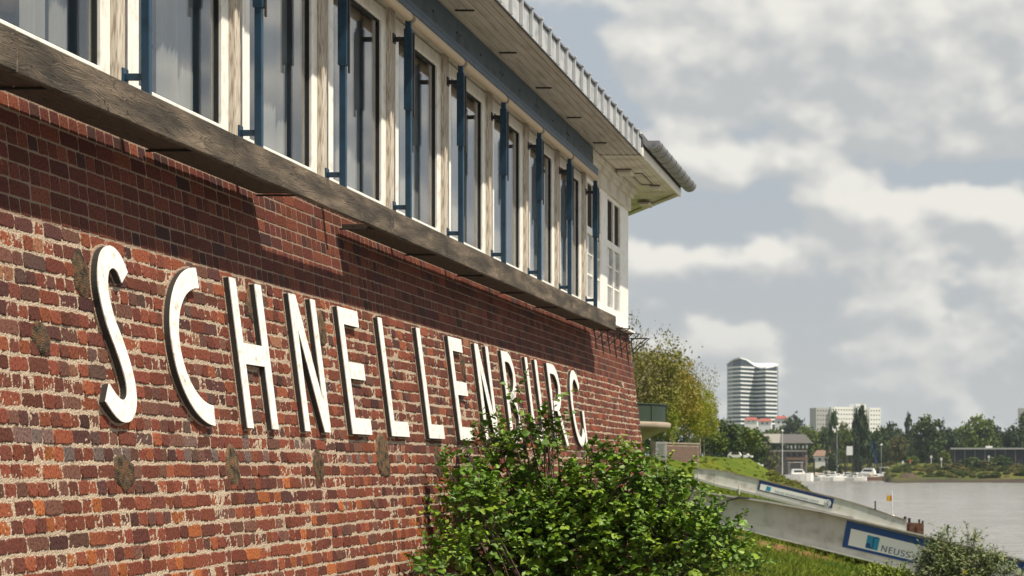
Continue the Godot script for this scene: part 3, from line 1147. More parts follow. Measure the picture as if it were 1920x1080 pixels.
func stroke(pts: Array, w: float) -> PackedVector2Array:
	var cv := Curve2D.new()
	for i in pts.size():
		var a: Vector2 = pts[maxi(i - 1, 0)]
		var b: Vector2 = pts[mini(i + 1, pts.size() - 1)]
		cv.add_point(pts[i], -(b - a) / 6.0, (b - a) / 6.0)
	cv.bake_interval = 0.03
	var bk := cv.get_baked_points()
	var l := PackedVector2Array()
	var r := PackedVector2Array()
	for i in bk.size():
		var t := (bk[mini(i + 1, bk.size() - 1)] - bk[maxi(i - 1, 0)]).normalized()
		var o := Vector2(-t.y, t.x) * w * 0.5
		l.append(bk[i] + o)
		r.append(bk[i] - o)
	r.reverse()
	l.append_array(r)
	return l


func arc(c: Vector2, a: float, b: float, from: float, to: float, m := 18) -> Array:
	var p := []
	for i in m + 1:
		var w := deg_to_rad(lerpf(from, to, float(i) / m))
		p.append(c + Vector2(cos(w) * a, sin(w) * b))
	return p


func rect(x0: float, x1: float, y0: float, y1: float) -> PackedVector2Array:
	return PackedVector2Array([Vector2(x0, y0), Vector2(x1, y0), Vector2(x1, y1), Vector2(x0, y1)])


func letter_shape(ch: String, x: float) -> Array:
	var b := 0.25
	var t := 1.24
	var s := 0.118
	var mid := 0.745
	match ch:
		"S":
			var p := []
			for q in [[11.225, 1.07], [11.165, 1.145], [11.07, 1.172], [10.97, 1.13], [10.915, 1.03], [10.912, 0.93], [10.955, 0.80], [11.03, 0.68], [11.09, 0.57], [11.122, 0.46], [11.11, 0.37], [11.05, 0.315], [10.96, 0.305], [10.88, 0.335], [10.79, 0.40]]:
				p.append(Vector2(q[0] - 10.76 + x, q[1]))
			return [stroke(p, 0.126)]
		"C":
			return [stroke(arc(Vector2(x + 0.58, mid), 0.515, 0.432, 92, 268), 0.128)]
		"H":
			return [rect(x, x + s, b, t), rect(x + 0.49, x + 0.615, b, t), rect(x + s, x + 0.49, 0.675, 0.815)]
		"N":
			var w := 0.605
			var k := 0.15
			var g := 0.112
			return [PackedVector2Array([Vector2(x, b), Vector2(x + g, b), Vector2(x + g, b + 0.99 * (1 - g / (w - k))), Vector2(x + w - k, b), Vector2(x + w, b), Vector2(x + w, t), Vector2(x + w - g, t), Vector2(x + w - g, b + 0.99 * g / (w - k)), Vector2(x + k, t), Vector2(x, t)])]
		"E":
			return [rect(x, x + s, b, t), rect(x + s, x + 0.53, b, b + 0.125), rect(x + s, x + 0.53, mid - 0.06, mid + 0.07), rect(x + s, x + 0.53, t - 0.13, t)]
		"L":
			return [rect(x, x + 0.118, b, t), rect(x + 0.118, x + 0.55, b, b + 0.125)]
		"B":
			var o := [rect(x, x + s, b, t)]
			for e in [[0.69, 1.24, 0.26], [0.25, 0.80, 0.30]]:
				var c: float = (e[0] + e[1]) * 0.5
				var hh: float = (e[1] - e[0]) * 0.5 - 0.055
				var p := [Vector2(x + s, c + hh), Vector2(x + 0.2, c + hh)]
				p.append_array(arc(Vector2(x + 0.27, c), e[2], hh, 90, -90, 14))
				p.append_array([Vector2(x + 0.2, c - hh), Vector2(x + s, c - hh)])
				o.append(stroke(p, 0.11))
			return o
		"U":
			var p := [Vector2(x + 0.06, t), Vector2(x + 0.06, 0.9), Vector2(x + 0.06, 0.62)]
			p.append_array(arc(Vector2(x + 0.335, 0.56), 0.275, 0.25, 180, 360, 16))
			p.append_array([Vector2(x + 0.61, 0.62), Vector2(x + 0.61, 0.9), Vector2(x + 0.61, t)])
			return [stroke(p, 0.118)]
		"R":
			var p := [Vector2(x + s, 1.18), Vector2(x + 0.25, 1.18)]
			p.append_array(arc(Vector2(x + 0.33, 0.955), 0.30, 0.225, 90, -90, 14))
			p.append_array([Vector2(x + 0.25, 0.73), Vector2(x + s, 0.73)])
			return [rect(x, x + s, b, t), stroke(p, 0.12), PackedVector2Array([Vector2(x + 0.33, 0.67), Vector2(x + 0.69, b), Vector2(x + 0.83, b), Vector2(x + 0.47, 0.675)])]
		"G":
			return [stroke(arc(Vector2(x + 0.40, mid), 0.345, 0.432, 38, 318, 26), 0.115), rect(x + 0.715, x + 0.83, b, 0.72)]
	return []


func lettering() -> void:
	var word := "SCHNELLENBURG"
	var starts := [10.76, 11.81, 12.95, 14.15, 15.31, 16.43, 17.66, 18.82, 19.91, 21.14, 22.38, 23.65, 25.0]
	var says := ["first letter of the sign on the brick wall", "between the S and the H of the sign", "third letter of the sign on the brick wall", "between the H and the first E", "between the first N and the double L", "first of the double L in the sign", "second of the double L in the sign", "between the double L and the second N", "between the second E and the B", "half hidden by the shrub tip", "between the B and the R", "between the U and the G", "last letter of the sign on the brick wall"]
	for i in word.length():
		var shapes := letter_shape(word[i], starts[i])
		var o := thing("sign_letter", wp(starts[i] + 0.3, 0.25, 0.0), "white capital letter %s with black sides, %s" % [word[i], says[i]], "sign letter", "white letters on the brick wall")
		var f := MB.new()
		var s := MB.new()
		var bed := MB.new()
		for p in shapes:
			f.extrude(p, wp, 0.040, 0.046)
			s.extrude(p, wp, -0.01, 0.0399, false, true)
			for q in Geometry2D.offset_polygon(p, 0.014, Geometry2D.JOIN_ROUND):
				if not Geometry2D.is_polygon_clockwise(q):
					bed.col = Color(0.50, 0.39, 0.31)
					bed.extrude(q, wp, -0.02, 0.0045 + rng.randf() * 0.001)
		part(o, "face", f, M.letter_face)
		part(o, "side", s, M.letter_side)
		part(o, "mortar_bed", bed, M.mortar)


# ---------------------------------------------------------------- shrub

func leaf_mesh(width: float, fold: float) -> ArrayMesh:
	var mb := MB.new()
	var mid := [Vector3(0, 0, 0), Vector3(0, 0.34, 0.0), Vector3(0, 0.7, -0.03), Vector3(0, 1.0, -0.12)]
	for s in [-1.0, 1.0]:
		var e := [Vector3(s * width * 0.74, 0.16, fold * 0.7), Vector3(s * width, 0.44, fold), Vector3(s * width * 0.62, 0.78, fold * 0.5 - 0.05)]
		for tr in [[mid[0], mid[1], e[0]], [e[0], mid[1], e[1]], [mid[1], mid[2], e[1]], [e[1], mid[2], e[2]], [mid[2], mid[3], e[2]]]:
			if s < 0:
				mb.tri(tr[0], tr[1], tr[2])
			else:
				mb.tri(tr[0], tr[2], tr[1])
	return mb.mesh()


func leafy(root: Node3D, blobs: Array, twigs: int, size: float, mesh: ArrayMesh, shades: Array, own: int, seed_: int, wall_side: bool, droop: float) -> void:
	var r := RandomNumberGenerator.new()
	r.seed = seed_
	var total := 0.0
	for b in blobs:
		total += b[1].x * b[1].y * b[2]
	var all := []
	var stalks := MB.new()
	for b in blobs:
		var cnt := int(twigs * b[1].x * b[1].y * b[2] / total)
		for i in cnt:
			var u := Vector3(r.randfn(), r.randfn(), r.randfn()).normalized()
			if u.y < -0.3 and r.randf() < 0.5:
				u.y = -u.y
			var rr := pow(r.randf(), 0.4)
			var ext := 1.0 + 0.16 * nz.get_noise_3d(u.x * 2.2 + b[0].x, u.y * 2.2 + b[0].y, u.z * 2.2)
			var p: Vector3 = b[0] + u * rr * ext * b[1]
			if wall_side and p.x < -(4.495 + 0.125 * (p.y - CY)) + 0.05:
				continue
			if p.y < CY + land(p.x, -p.z) + 0.05:
				continue
			var dir := (u * 0.55 + Vector3(0, 0.45, 0) + Vector3(r.randfn(), r.randfn(), r.randfn()) * 0.4).normalized()
			var ln := r.randf_range(1.6, 3.6) * size
			var side := dir.cross(Vector3.UP).normalized()
			stalks.tube([p - dir * ln * 0.8, p + dir * ln], [0.0028 * size / 0.07, 0.0012 * size / 0.07], 3, false)
			var tone: Color = shades[r.randi() % shades.size()]
			var m := r.randi_range(6, 10)
			for k in m:
				var f := float(k) / (m - 1)
				var flip := 1.0 if k % 2 == 0 else -1.0
				var ld := (dir * (0.35 + 0.5 * f) + side * flip * 0.8 + Vector3(r.randfn(), r.randfn() - droop, r.randfn()) * 0.3).normalized()
				var nn := (Vector3.UP * 0.8 + u * 0.45 + Vector3(r.randfn(), r.randfn(), r.randfn()) * 0.42)
				nn = (nn - ld * nn.dot(ld)).normalized()
				var sc := size * r.randf_range(0.5, 1.0) * (1.45 - 0.6 * f)
				var pos := p + dir * ln * f
				if wall_side and (pos + ld * sc).x < -(4.495 + 0.125 * (pos.y - CY)) + 0.02:
					continue
				all.append([Transform3D(Basis(ld.cross(nn) * sc, ld * sc, nn * sc), pos), tone * r.randf_range(0.75, 1.25), sc * sc / (pos.z * pos.z) * rr])
	if own:
		var order := all.duplicate()
		order.sort_custom(func(a, b): return a[2] > b[2])
		var limit: float = order[own - 1][2]
		var mats := []
		for s in shades:
			var m: StandardMaterial3D = M.leaf.duplicate()
			m.albedo_color = Color(s.r, s.g, s.b).linear_to_srgb()
			mats.append(m)
		var left := []
		for l in all:
			if l[2] >= limit:
				var o := part(root, "leaf", mesh, mats[r.randi() % mats.size()], true)
				o.transform = Transform3D(l[0].basis, l[0].origin - root.position)
			else:
				left.append(l)
		all = left
	var mm := MultiMesh.new()
	mm.transform_format = MultiMesh.TRANSFORM_3D
	mm.use_colors = true
	mm.mesh = mesh
	mm.instance_count = all.size()
	for i in all.size():
		mm.set_instance_transform(i, all[i][0])
		mm.set_instance_color(i, all[i][1])
	var mi := MultiMeshInstance3D.new()
	mi.name = "foliage"
	mi.multimesh = mm
	mi.material_override = M.leaf
	mi.set_meta("kind", "stuff")
	root.add_child(mi, true)
	mi.position = -root.position
	var tw := part(root, "twigs", stalks, M.twig)
	tw.set_meta("kind", "stuff")


func blob(px: float, py: float, d: float, rx: float, ry: float, rz: float, dense := 1.0) -> Array:
	return [at(px, py, d), Vector3(rx, ry, rz), rz * dense]


func shrub() -> void:
	var base := Vector3(-3.3, CY + land(-3.3, 18.6), -18.6)
	var root := thing("shrub", base, "large leafy green shrub growing against the brick wall under the letters", "shrub")
	var d := 18.6
	var blobs := [
		blob(1070, 1030, d, 1.05, 0.62, 0.75, 1.0), blob(930, 885, d + 0.1, 0.34, 0.40, 0.36, 1.25), blob(900, 990, 17.7, 0.3, 0.5, 0.45, 1.2),
		blob(1010, 850, d, 0.26, 0.34, 0.3, 1.1), blob(972, 745, d, 0.07, 0.12, 0.1, 3.0), blob(995, 790, d, 0.14, 0.15, 0.14, 1.6), blob(1048, 830, d, 0.10, 0.20, 0.12, 1.2),
		blob(1160, 905, d, 0.36, 0.30, 0.4, 1.1), blob(1150, 865, d, 0.13, 0.2, 0.15, 1.2), blob(1250, 960, d, 0.42, 0.36, 0.45, 1.1), blob(1290, 900, d, 0.13, 0.13, 0.15, 1.3),
		blob(1320, 1020, d, 0.36, 0.28, 0.4, 1.0), blob(1390, 972, d, 0.17, 0.045, 0.07, 3.2), blob(1345, 985, d, 0.16, 0.08, 0.12, 1.6), blob(1310, 985, d, 0.2, 0.2, 0.2, 1.2),
		blob(850, 885, 17.5, 0.08, 0.13, 0.1, 2.6), blob(856, 955, 17.3, 0.14, 0.28, 0.2, 1.8), blob(842, 1055, 16.8, 0.22, 0.22, 0.25, 2.0), blob(805, 1080, 16.3, 0.16, 0.13, 0.2, 2.4), blob(1100, 1180, d, 1.45, 0.75, 0.9, 0.55), blob(1380, 1060, d, 0.26, 0.24, 0.3, 1.3), blob(1220, 1050, d - 0.3, 0.7, 0.5, 0.5, 1.1), blob(960, 1050, d - 0.35, 0.6, 0.45, 0.4, 1.2), blob(1110, 960, d - 0.2, 0.5, 0.4, 0.4, 1.2)]
	var shades := [Color(0.075, 0.15, 0.010), Color(0.095, 0.18, 0.012), Color(0.12, 0.21, 0.014), Color(0.06, 0.125, 0.012), Color(0.16, 0.245, 0.016), Color(0.085, 0.165, 0.014)]
	blobs.append_array([blob(905, 800, d, 0.06, 0.12, 0.08, 2.4), blob(942, 812, d, 0.07, 0.14, 0.1, 2.0), blob(1105, 850, d, 0.05, 0.12, 0.08, 2.4), blob(1180, 845, d, 0.05, 0.13, 0.08, 2.4), blob(1225, 890, d, 0.06, 0.12, 0.08, 2.4), blob(1265, 880, d, 0.04, 0.1, 0.06, 2.6), blob(880, 850, 18.0, 0.06, 0.14, 0.08, 2.2), blob(1030, 745, d, 0.05, 0.10, 0.06, 2.6)])
	leafy(root, blobs, 2900, 0.068, leaf_mesh(0.42, 0.13), shades, 300, 5, true, 0.6)
	var r := RandomNumberGenerator.new()
	r.seed = 3
	for b in blobs:
		for k in 2:
			var e: Vector3 = b[0] + Vector3(r.randfn(), r.randfn() * 0.5, r.randfn()) * b[1] * 0.5
			if e.x < -(4.495 + 0.125 * (e.y - CY)) + 0.05:
				continue
			var s := MB.new()
			var m := base.lerp(e, 0.5) + Vector3(r.randfn() * 0.08, 0.12, r.randfn() * 0.08)
			var q := base.lerp(e, 0.25) + Vector3(r.randfn() * 0.05, 0.10, r.randfn() * 0.05)
			s.tube([base + Vector3(r.randfn() * 0.1, -0.05, r.randfn() * 0.1), q, m, m.lerp(e, 0.5) + Vector3(0, 0.04, 0), e], [0.022, 0.017, 0.012, 0.008, 0.004], 6)
			part(root, "stem", s, M.twig)


# ---------------------------------------------------------------- inside the window storey

func capsule_d(p: Vector3, a: Vector3, b: Vector3, ra: float, rb: float) -> float:
	var ab := b - a
	var t := clampf((p - a).dot(ab) / ab.length_squared(), 0.0, 1.0)
	return p.distance_to(a + ab * t) - lerpf(ra, rb, t)


# one continuous body round the bones [from, to, radius, radius]
func body_mesh(bones: Array, cell: float) -> MB:
	var field := {}
	for bn in bones:
		var a: Vector3 = bn[0]
		var b: Vector3 = bn[1]
		var pad := maxf(bn[2], bn[3]) + cell * 2.5
		var lo := (a.min(b) - Vector3.ONE * pad) / cell
		var hi := (a.max(b) + Vector3.ONE * pad) / cell
		for x in range(int(floor(lo.x)), int(ceil(hi.x)) + 1):
			for y in range(int(floor(lo.y)), int(ceil(hi.y)) + 1):
				for z in range(int(floor(lo.z)), int(ceil(hi.z)) + 1):
					var key := Vector3i(x, y, z)
					var s := capsule_d(Vector3(x, y, z) * cell, a, b, bn[2], bn[3])
					if field.has(key):
						var o: float = field[key]
						var hh := clampf(0.5 + 0.5 * (o - s) / 0.03, 0.0, 1.0)
						field[key] = lerpf(o, s, hh) - 0.03 * hh * (1.0 - hh)
					else:
						field[key] = s
	var mb := MB.new()
	var id := {}
	for key in field:
		var cnt := 0
		var sum := Vector3.ZERO
		var grad := Vector3.ZERO
		var ok := true
		var vals := []
		for k in 8:
			var o := Vector3i(k & 1, (k >> 1) & 1, (k >> 2) & 1)
			var f = field.get(key + o)
			if f == null:
				ok = false
				break
			vals.append(f)
			grad += (Vector3(o) - Vector3.ONE * 0.5) * f
		if not ok:
			continue
		for k in 8:
			for ax in 3:
				var k2 := k | (1 << ax)
				if k2 != k and (vals[k] < 0.0) != (vals[k2] < 0.0):
					var t: float = vals[k] / (vals[k] - vals[k2])
					var o := Vector3(k & 1, (k >> 1) & 1, (k >> 2) & 1)
					o[ax] += t
					sum += o
					cnt += 1
		if cnt:
			var p := (Vector3(key) + sum / cnt) * cell
			id[key] = mb.vert(p, grad.normalized(), Vector2(p.x, p.y))
	for key in field:
		for ax in 3:
			var st := Vector3i.ZERO
			st[ax] = 1
			var b = field.get(key + st)
			if b == null or (field[key] < 0.0) == (b < 0.0):
				continue
			var u := Vector3i.ZERO
			var w := Vector3i.ZERO
			u[(ax + 1) % 3] = 1
			w[(ax + 2) % 3] = 1
			var q := [key, key - u, key - u - w, key - w]
			if not (id.has(q[0]) and id.has(q[1]) and id.has(q[2]) and id.has(q[3])):
				continue
			if field[key] < 0.0:
				mb.ix.append_array([id[q[0]], id[q[2]], id[q[1]], id[q[0]], id[q[3]], id[q[2]]])
			else:
				mb.ix.append_array([id[q[0]], id[q[1]], id[q[2]], id[q[0]], id[q[2]], id[q[3]]])
	return mb


func sitter(where: Vector3, turn: float, skin: Color, hair: Color, shirt: Color, stripe: bool, label: String) -> void:
	var o := thing("person", where, label, "person")
	o.rotation.y = turn
	# seated, facing +z, seat 0.46 above the floor
	var bones := [
		[Vector3(0, 0.52, 0), Vector3(0, 0.72, 0.0), 0.155, 0.135], [Vector3(0, 0.72, 0), Vector3(0, 0.93, -0.01), 0.135, 0.145], [Vector3(-0.13, 0.98, 0), Vector3(0.13, 0.98, 0), 0.07, 0.07],
		[Vector3(0, 0.98, 0), Vector3(0, 1.12, 0.02), 0.058, 0.05], [Vector3(0, 1.17, 0.03), Vector3(0, 1.265, 0.025), 0.078, 0.094], [Vector3(0, 1.16, 0.07), Vector3(0, 1.19, 0.11), 0.035, 0.012],
		[Vector3(0.19, 0.96, 0), Vector3(0.24, 0.72, 0.06), 0.052, 0.042], [Vector3(0.24, 0.72, 0.06), Vector3(0.14, 0.70, 0.30), 0.042, 0.03], [Vector3(0.14, 0.70, 0.30), Vector3(0.11, 0.705, 0.39), 0.03, 0.022],
		[Vector3(-0.19, 0.96, 0), Vector3(-0.24, 0.72, 0.06), 0.052, 0.042], [Vector3(-0.24, 0.72, 0.06), Vector3(-0.14, 0.70, 0.30), 0.042, 0.03], [Vector3(-0.14, 0.70, 0.30), Vector3(-0.11, 0.705, 0.39), 0.03, 0.022],
		[Vector3(0.09, 0.50, 0.02), Vector3(0.11, 0.50, 0.42), 0.085, 0.06], [Vector3(0.11, 0.50, 0.42), Vector3(0.11, 0.10, 0.44), 0.058, 0.042], [Vector3(0.11, 0.06, 0.42), Vector3(0.11, 0.045, 0.60), 0.045, 0.035],
		[Vector3(-0.09, 0.50, 0.02), Vector3(-0.11, 0.50, 0.42), 0.085, 0.06], [Vector3(-0.11, 0.50, 0.42), Vector3(-0.11, 0.10, 0.44), 0.058, 0.042], [Vector3(-0.11, 0.06, 0.42), Vector3(-0.11, 0.045, 0.60), 0.045, 0.035]]
	var b := body_mesh(bones, 0.02)
	for i in b.v.size():
		var p := b.v[i]
		var c := skin
		if p.y < 0.56 and absf(p.x) < 0.3 and p.z > -0.3 and not (p.y > 0.6):
			c = Color(0.03, 0.035, 0.05)
		elif p.y < 1.04 and p.z < 0.26:
			c = shirt
			if stripe and fmod(p.y + 5.0, 0.05) < 0.018:
				c = Color(0.03, 0.04, 0.08)
		b.c[i] = c
	part(o, "body", b, mat(Color.WHITE, 0.7, null, 1, true), true)
	var hb := body_mesh([[Vector3(0, 1.25, -0.03), Vector3(0, 1.30, 0.005), 0.098, 0.088], [Vector3(0, 1.16, -0.06), Vector3(0, 1.26, -0.04), 0.06, 0.09]], 0.015)
	for i in hb.v.size():
		hb.c[i] = hair
	part(o, "hair", hb, mat(Color.WHITE, 0.8, null, 1, true), true)


func room() -> void:
	var rm := MB.new()
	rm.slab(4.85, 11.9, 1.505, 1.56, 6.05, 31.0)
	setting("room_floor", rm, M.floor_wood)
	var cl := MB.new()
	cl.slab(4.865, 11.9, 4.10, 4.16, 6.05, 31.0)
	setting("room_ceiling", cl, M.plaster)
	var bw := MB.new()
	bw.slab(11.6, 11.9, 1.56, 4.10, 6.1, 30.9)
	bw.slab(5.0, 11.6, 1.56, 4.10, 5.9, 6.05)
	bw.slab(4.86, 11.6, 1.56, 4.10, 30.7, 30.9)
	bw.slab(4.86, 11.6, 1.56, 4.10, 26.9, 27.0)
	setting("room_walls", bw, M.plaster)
	for k in range(-1, 8):
		var d := POST0 + BAY * k
		for e in [[d + 1.06, d + 1.40, 0.0], [d + 1.48, d + 1.74, 0.03]]:
			var c := MB.new()
			var n := 26
			for i in n + 1:
				var t := float(i) / n
				var off := 0.022 * sin(t * 34.0 + k) + 0.008 * sin(t * 71.0)
				for h in [2.0, 3.98]:
					c.vert(Vector3(-(4.93 + e[2] + off), CY + h, -lerpf(e[0], e[1], t)), Vector3(1, 0, 0.022 * 34.0 / n * cos(t * 34.0 + k) * 8.0).normalized(), Vector2(t, h))
			for i in n:
				var a := i * 2
				c.ix.append_array([a, a + 3, a + 2, a, a + 1, a + 3])
			solo("curtain", c, M.curtain, "pale pleated curtain, %s one in the %s long window from the white end room" % ["wider" if e[2] == 0.0 else "narrower", nth(7 - k)], "curtain", "curtains behind the window row")
	var fl := CY + 1.56
	sitter(Vector3(-5.45, fl, -13.75), 0.35, Color(0.42, 0.26, 0.19), Color(0.06, 0.045, 0.035), Color(0.42, 0.43, 0.46), true, "seated person in a striped top behind the window with the lamp")
	sitter(Vector3(-5.30, fl, -11.35), 0.25, Color(0.45, 0.30, 0.23), Color(0.45, 0.43, 0.40), Color(0.16, 0.17, 0.20), false, "seated person with pale hair and grey top behind the window")
	for p in [Vector3(-5.45, fl, -13.75), Vector3(-5.30, fl, -11.35)]:
		var ch := thing("chair", p, "dark wooden chair under the seated person with %s" % ["pale hair", "a striped top"][int(p.z < -12)], "chair")
		var s := MB.new()
		s.slab(-p.x - 0.2, -p.x + 0.2, p.y - CY + 0.375, p.y - CY + 0.405, -p.z - 0.2, -p.z + 0.2, 0.01)
		part(ch, "seat", s, M.floor_wood)
		var bk := MB.new()
		bk.slab(-p.x - 0.19, -p.x + 0.19, p.y - CY + 0.40, p.y - CY + 0.85, -p.z + 0.20, -p.z + 0.23, 0.01)
		part(ch, "backrest", bk, M.floor_wood)
		for q in [[-1, -1], [-1, 1], [1, -1], [1, 1]]:
			var lg := MB.new()
			lg.slab(-p.x + q[0] * 0.17 - 0.018, -p.x + q[0] * 0.17 + 0.018, p.y - CY, p.y - CY + 0.38, -p.z + q[1] * 0.17 - 0.018, -p.z + q[1] * 0.17 + 0.018)
			part(ch, "leg", lg, M.floor_wood)
	var lp := at(291, 84, 15.6)
	var lamp := thing("pendant_lamp", Vector3(lp.x, lp.y - 0.1, lp.z), "small white conical lamp shade hanging behind the window", "lamp")
	var sh := MB.new()
	sh.lathe(lp, [Vector2(0.062, -0.09), Vector2(0.052, 0.0), Vector2(0.036, 0.09)], 20)
	part(lamp, "lamp_shade", sh, M.white)
	var cd := MB.new()
	cd.tube([lp + Vector3(0, 0.08, 0), Vector3(lp.x, CY + 4.10, lp.z)], [0.004, 0.004], 5)
	part(lamp, "cord", cd, M.black)


# ---------------------------------------------------------------- trees

func crown_mesh(kind: String, clumps: int, per: int, leaf: float, seed_: int) -> ArrayMesh:
	var r := RandomNumberGenerator.new()
	r.seed = seed_
	var mb := MB.new()
	for i in clumps:
		var u := Vector3(r.randfn(), r.randfn(), r.randfn()).normalized()
		var rr := pow(r.randf_range(0.12, 1.0), 0.45)
		var c: Vector3
		match kind:
			"poplar":
				var y := r.randf_range(0.06, 0.98)
				var wd := 0.5 * pow(sin(PI * pow(y, 0.62)), 0.55) * rr
				var w := r.randf() * TAU
				c = Vector3(cos(w) * wd * 0.95, y, sin(w) * wd * 0.95)
			"full":
				c = Vector3(0, 0.53, 0) + u * rr * Vector3(0.44, 0.43, 0.44) * (1.0 + 0.25 * sin(u.x * 5.0 + seed_) * cos(u.y * 4.0 + seed_ * 2.0))
			"bush":
				c = Vector3(u.x * 0.42, 0.42 + u.y * 0.44, u.z * 0.42) * Vector3(rr, 1, rr)
			_:
				c = Vector3(0, 0.62, 0) + u * rr * Vector3(0.42, 0.34, 0.42) * (1.0 + 0.28 * sin(u.x * 5.0 + seed_) * cos(u.y * 4.0 + seed_ * 2.0))
		var tone := r.randf_range(0.72, 1.28)
		var rad := r.randf_range(0.055, 0.115) * (0.7 if kind == "poplar" else 1.0)
		for k in per:
			var p := c + Vector3(r.randfn(), r.randfn() * 0.75, r.randfn()) * rad * 0.62
			var a := Vector3(r.randfn(), r.randfn() * 0.7, r.randfn()).normalized()
			var b := a.cross(Vector3(r.randfn(), r.randfn(), r.randfn())).normalized()
			var s := leaf * r.randf_range(0.6, 1.35)
			var q := tone * r.randf_range(0.85, 1.15)
			mb.col = Color(q * r.randf_range(0.92, 1.1), q, q * r.randf_range(0.8, 1.1))
			mb.quad(p - a * s, p - b * s * 0.62, p + a * s, p + b * s * 0.62)
	return mb.mesh()


func trunk_mesh(kind: String, seed_: int) -> ArrayMesh:
	var r := RandomNumberGenerator.new()
	r.seed = seed_
	var mb := MB.new()
	mb.tube([Vector3(0, -0.03, 0), Vector3(0.004, 0.2, 0.003), Vector3(-0.006, 0.45, 0.0), Vector3(0.004, 0.78, 0)], [0.024, 0.018, 0.012, 0.004], 8)
	for i in (5 if kind == "poplar" else 9):
		var w := r.randf() * TAU
		var y := r.randf_range(0.26, 0.55)
		var o := Vector3(cos(w), 0, sin(w))
		var l := r.randf_range(0.16, 0.34) * (0.5 if kind == "poplar" else 1.0)
		mb.tube([Vector3(0, y, 0), o * l * 0.5 + Vector3(0, y + 0.1, 0), o * l + Vector3(0, y + r.randf_range(0.16, 0.3), 0)], [0.010, 0.006, 0.002], 5)
	return mb.mesh()


func tint(r: float, g: float, b: float) -> StandardMaterial3D:
	var key := "tint%.3f_%.3f_%.3f" % [r, g, b]
	if not M.has(key):
		var m: StandardMaterial3D = M.foliage.duplicate()
		m.albedo_color = lc(r, g, b)
		m.backlight = Color(minf(r * 4.0, 1.0), minf(g * 4.0, 1.0), minf(b * 3.0, 1.0)).linear_to_srgb() * 0.6
		M[key] = m
	return M[key]


func tree(crown: ArrayMesh, trunk: ArrayMesh, px: float, top: float, wpx: float, d: float, leafmat: Material, bark: Material, called: String, label: String, category: String, group := "") -> Node3D:
	var x := (px - 1745.0) / F * d
	var g := land(x, d)
	var hgt := (875.0 - top) / F * d - g
	var o := thing(called, Vector3(x, CY + g, -d), label, category, group)
	var wd := wpx / F * d
	if trunk:
		var t := part(o, "trunk", trunk, bark, true)
		var k := minf(wd, hgt)
		t.scale = Vector3(k, hgt, k)
	var c := part(o, "crown", crown, leafmat, true)
	c.scale = Vector3(wd, hgt, wd)
	c.rotation.y = px * 1.7
	return o


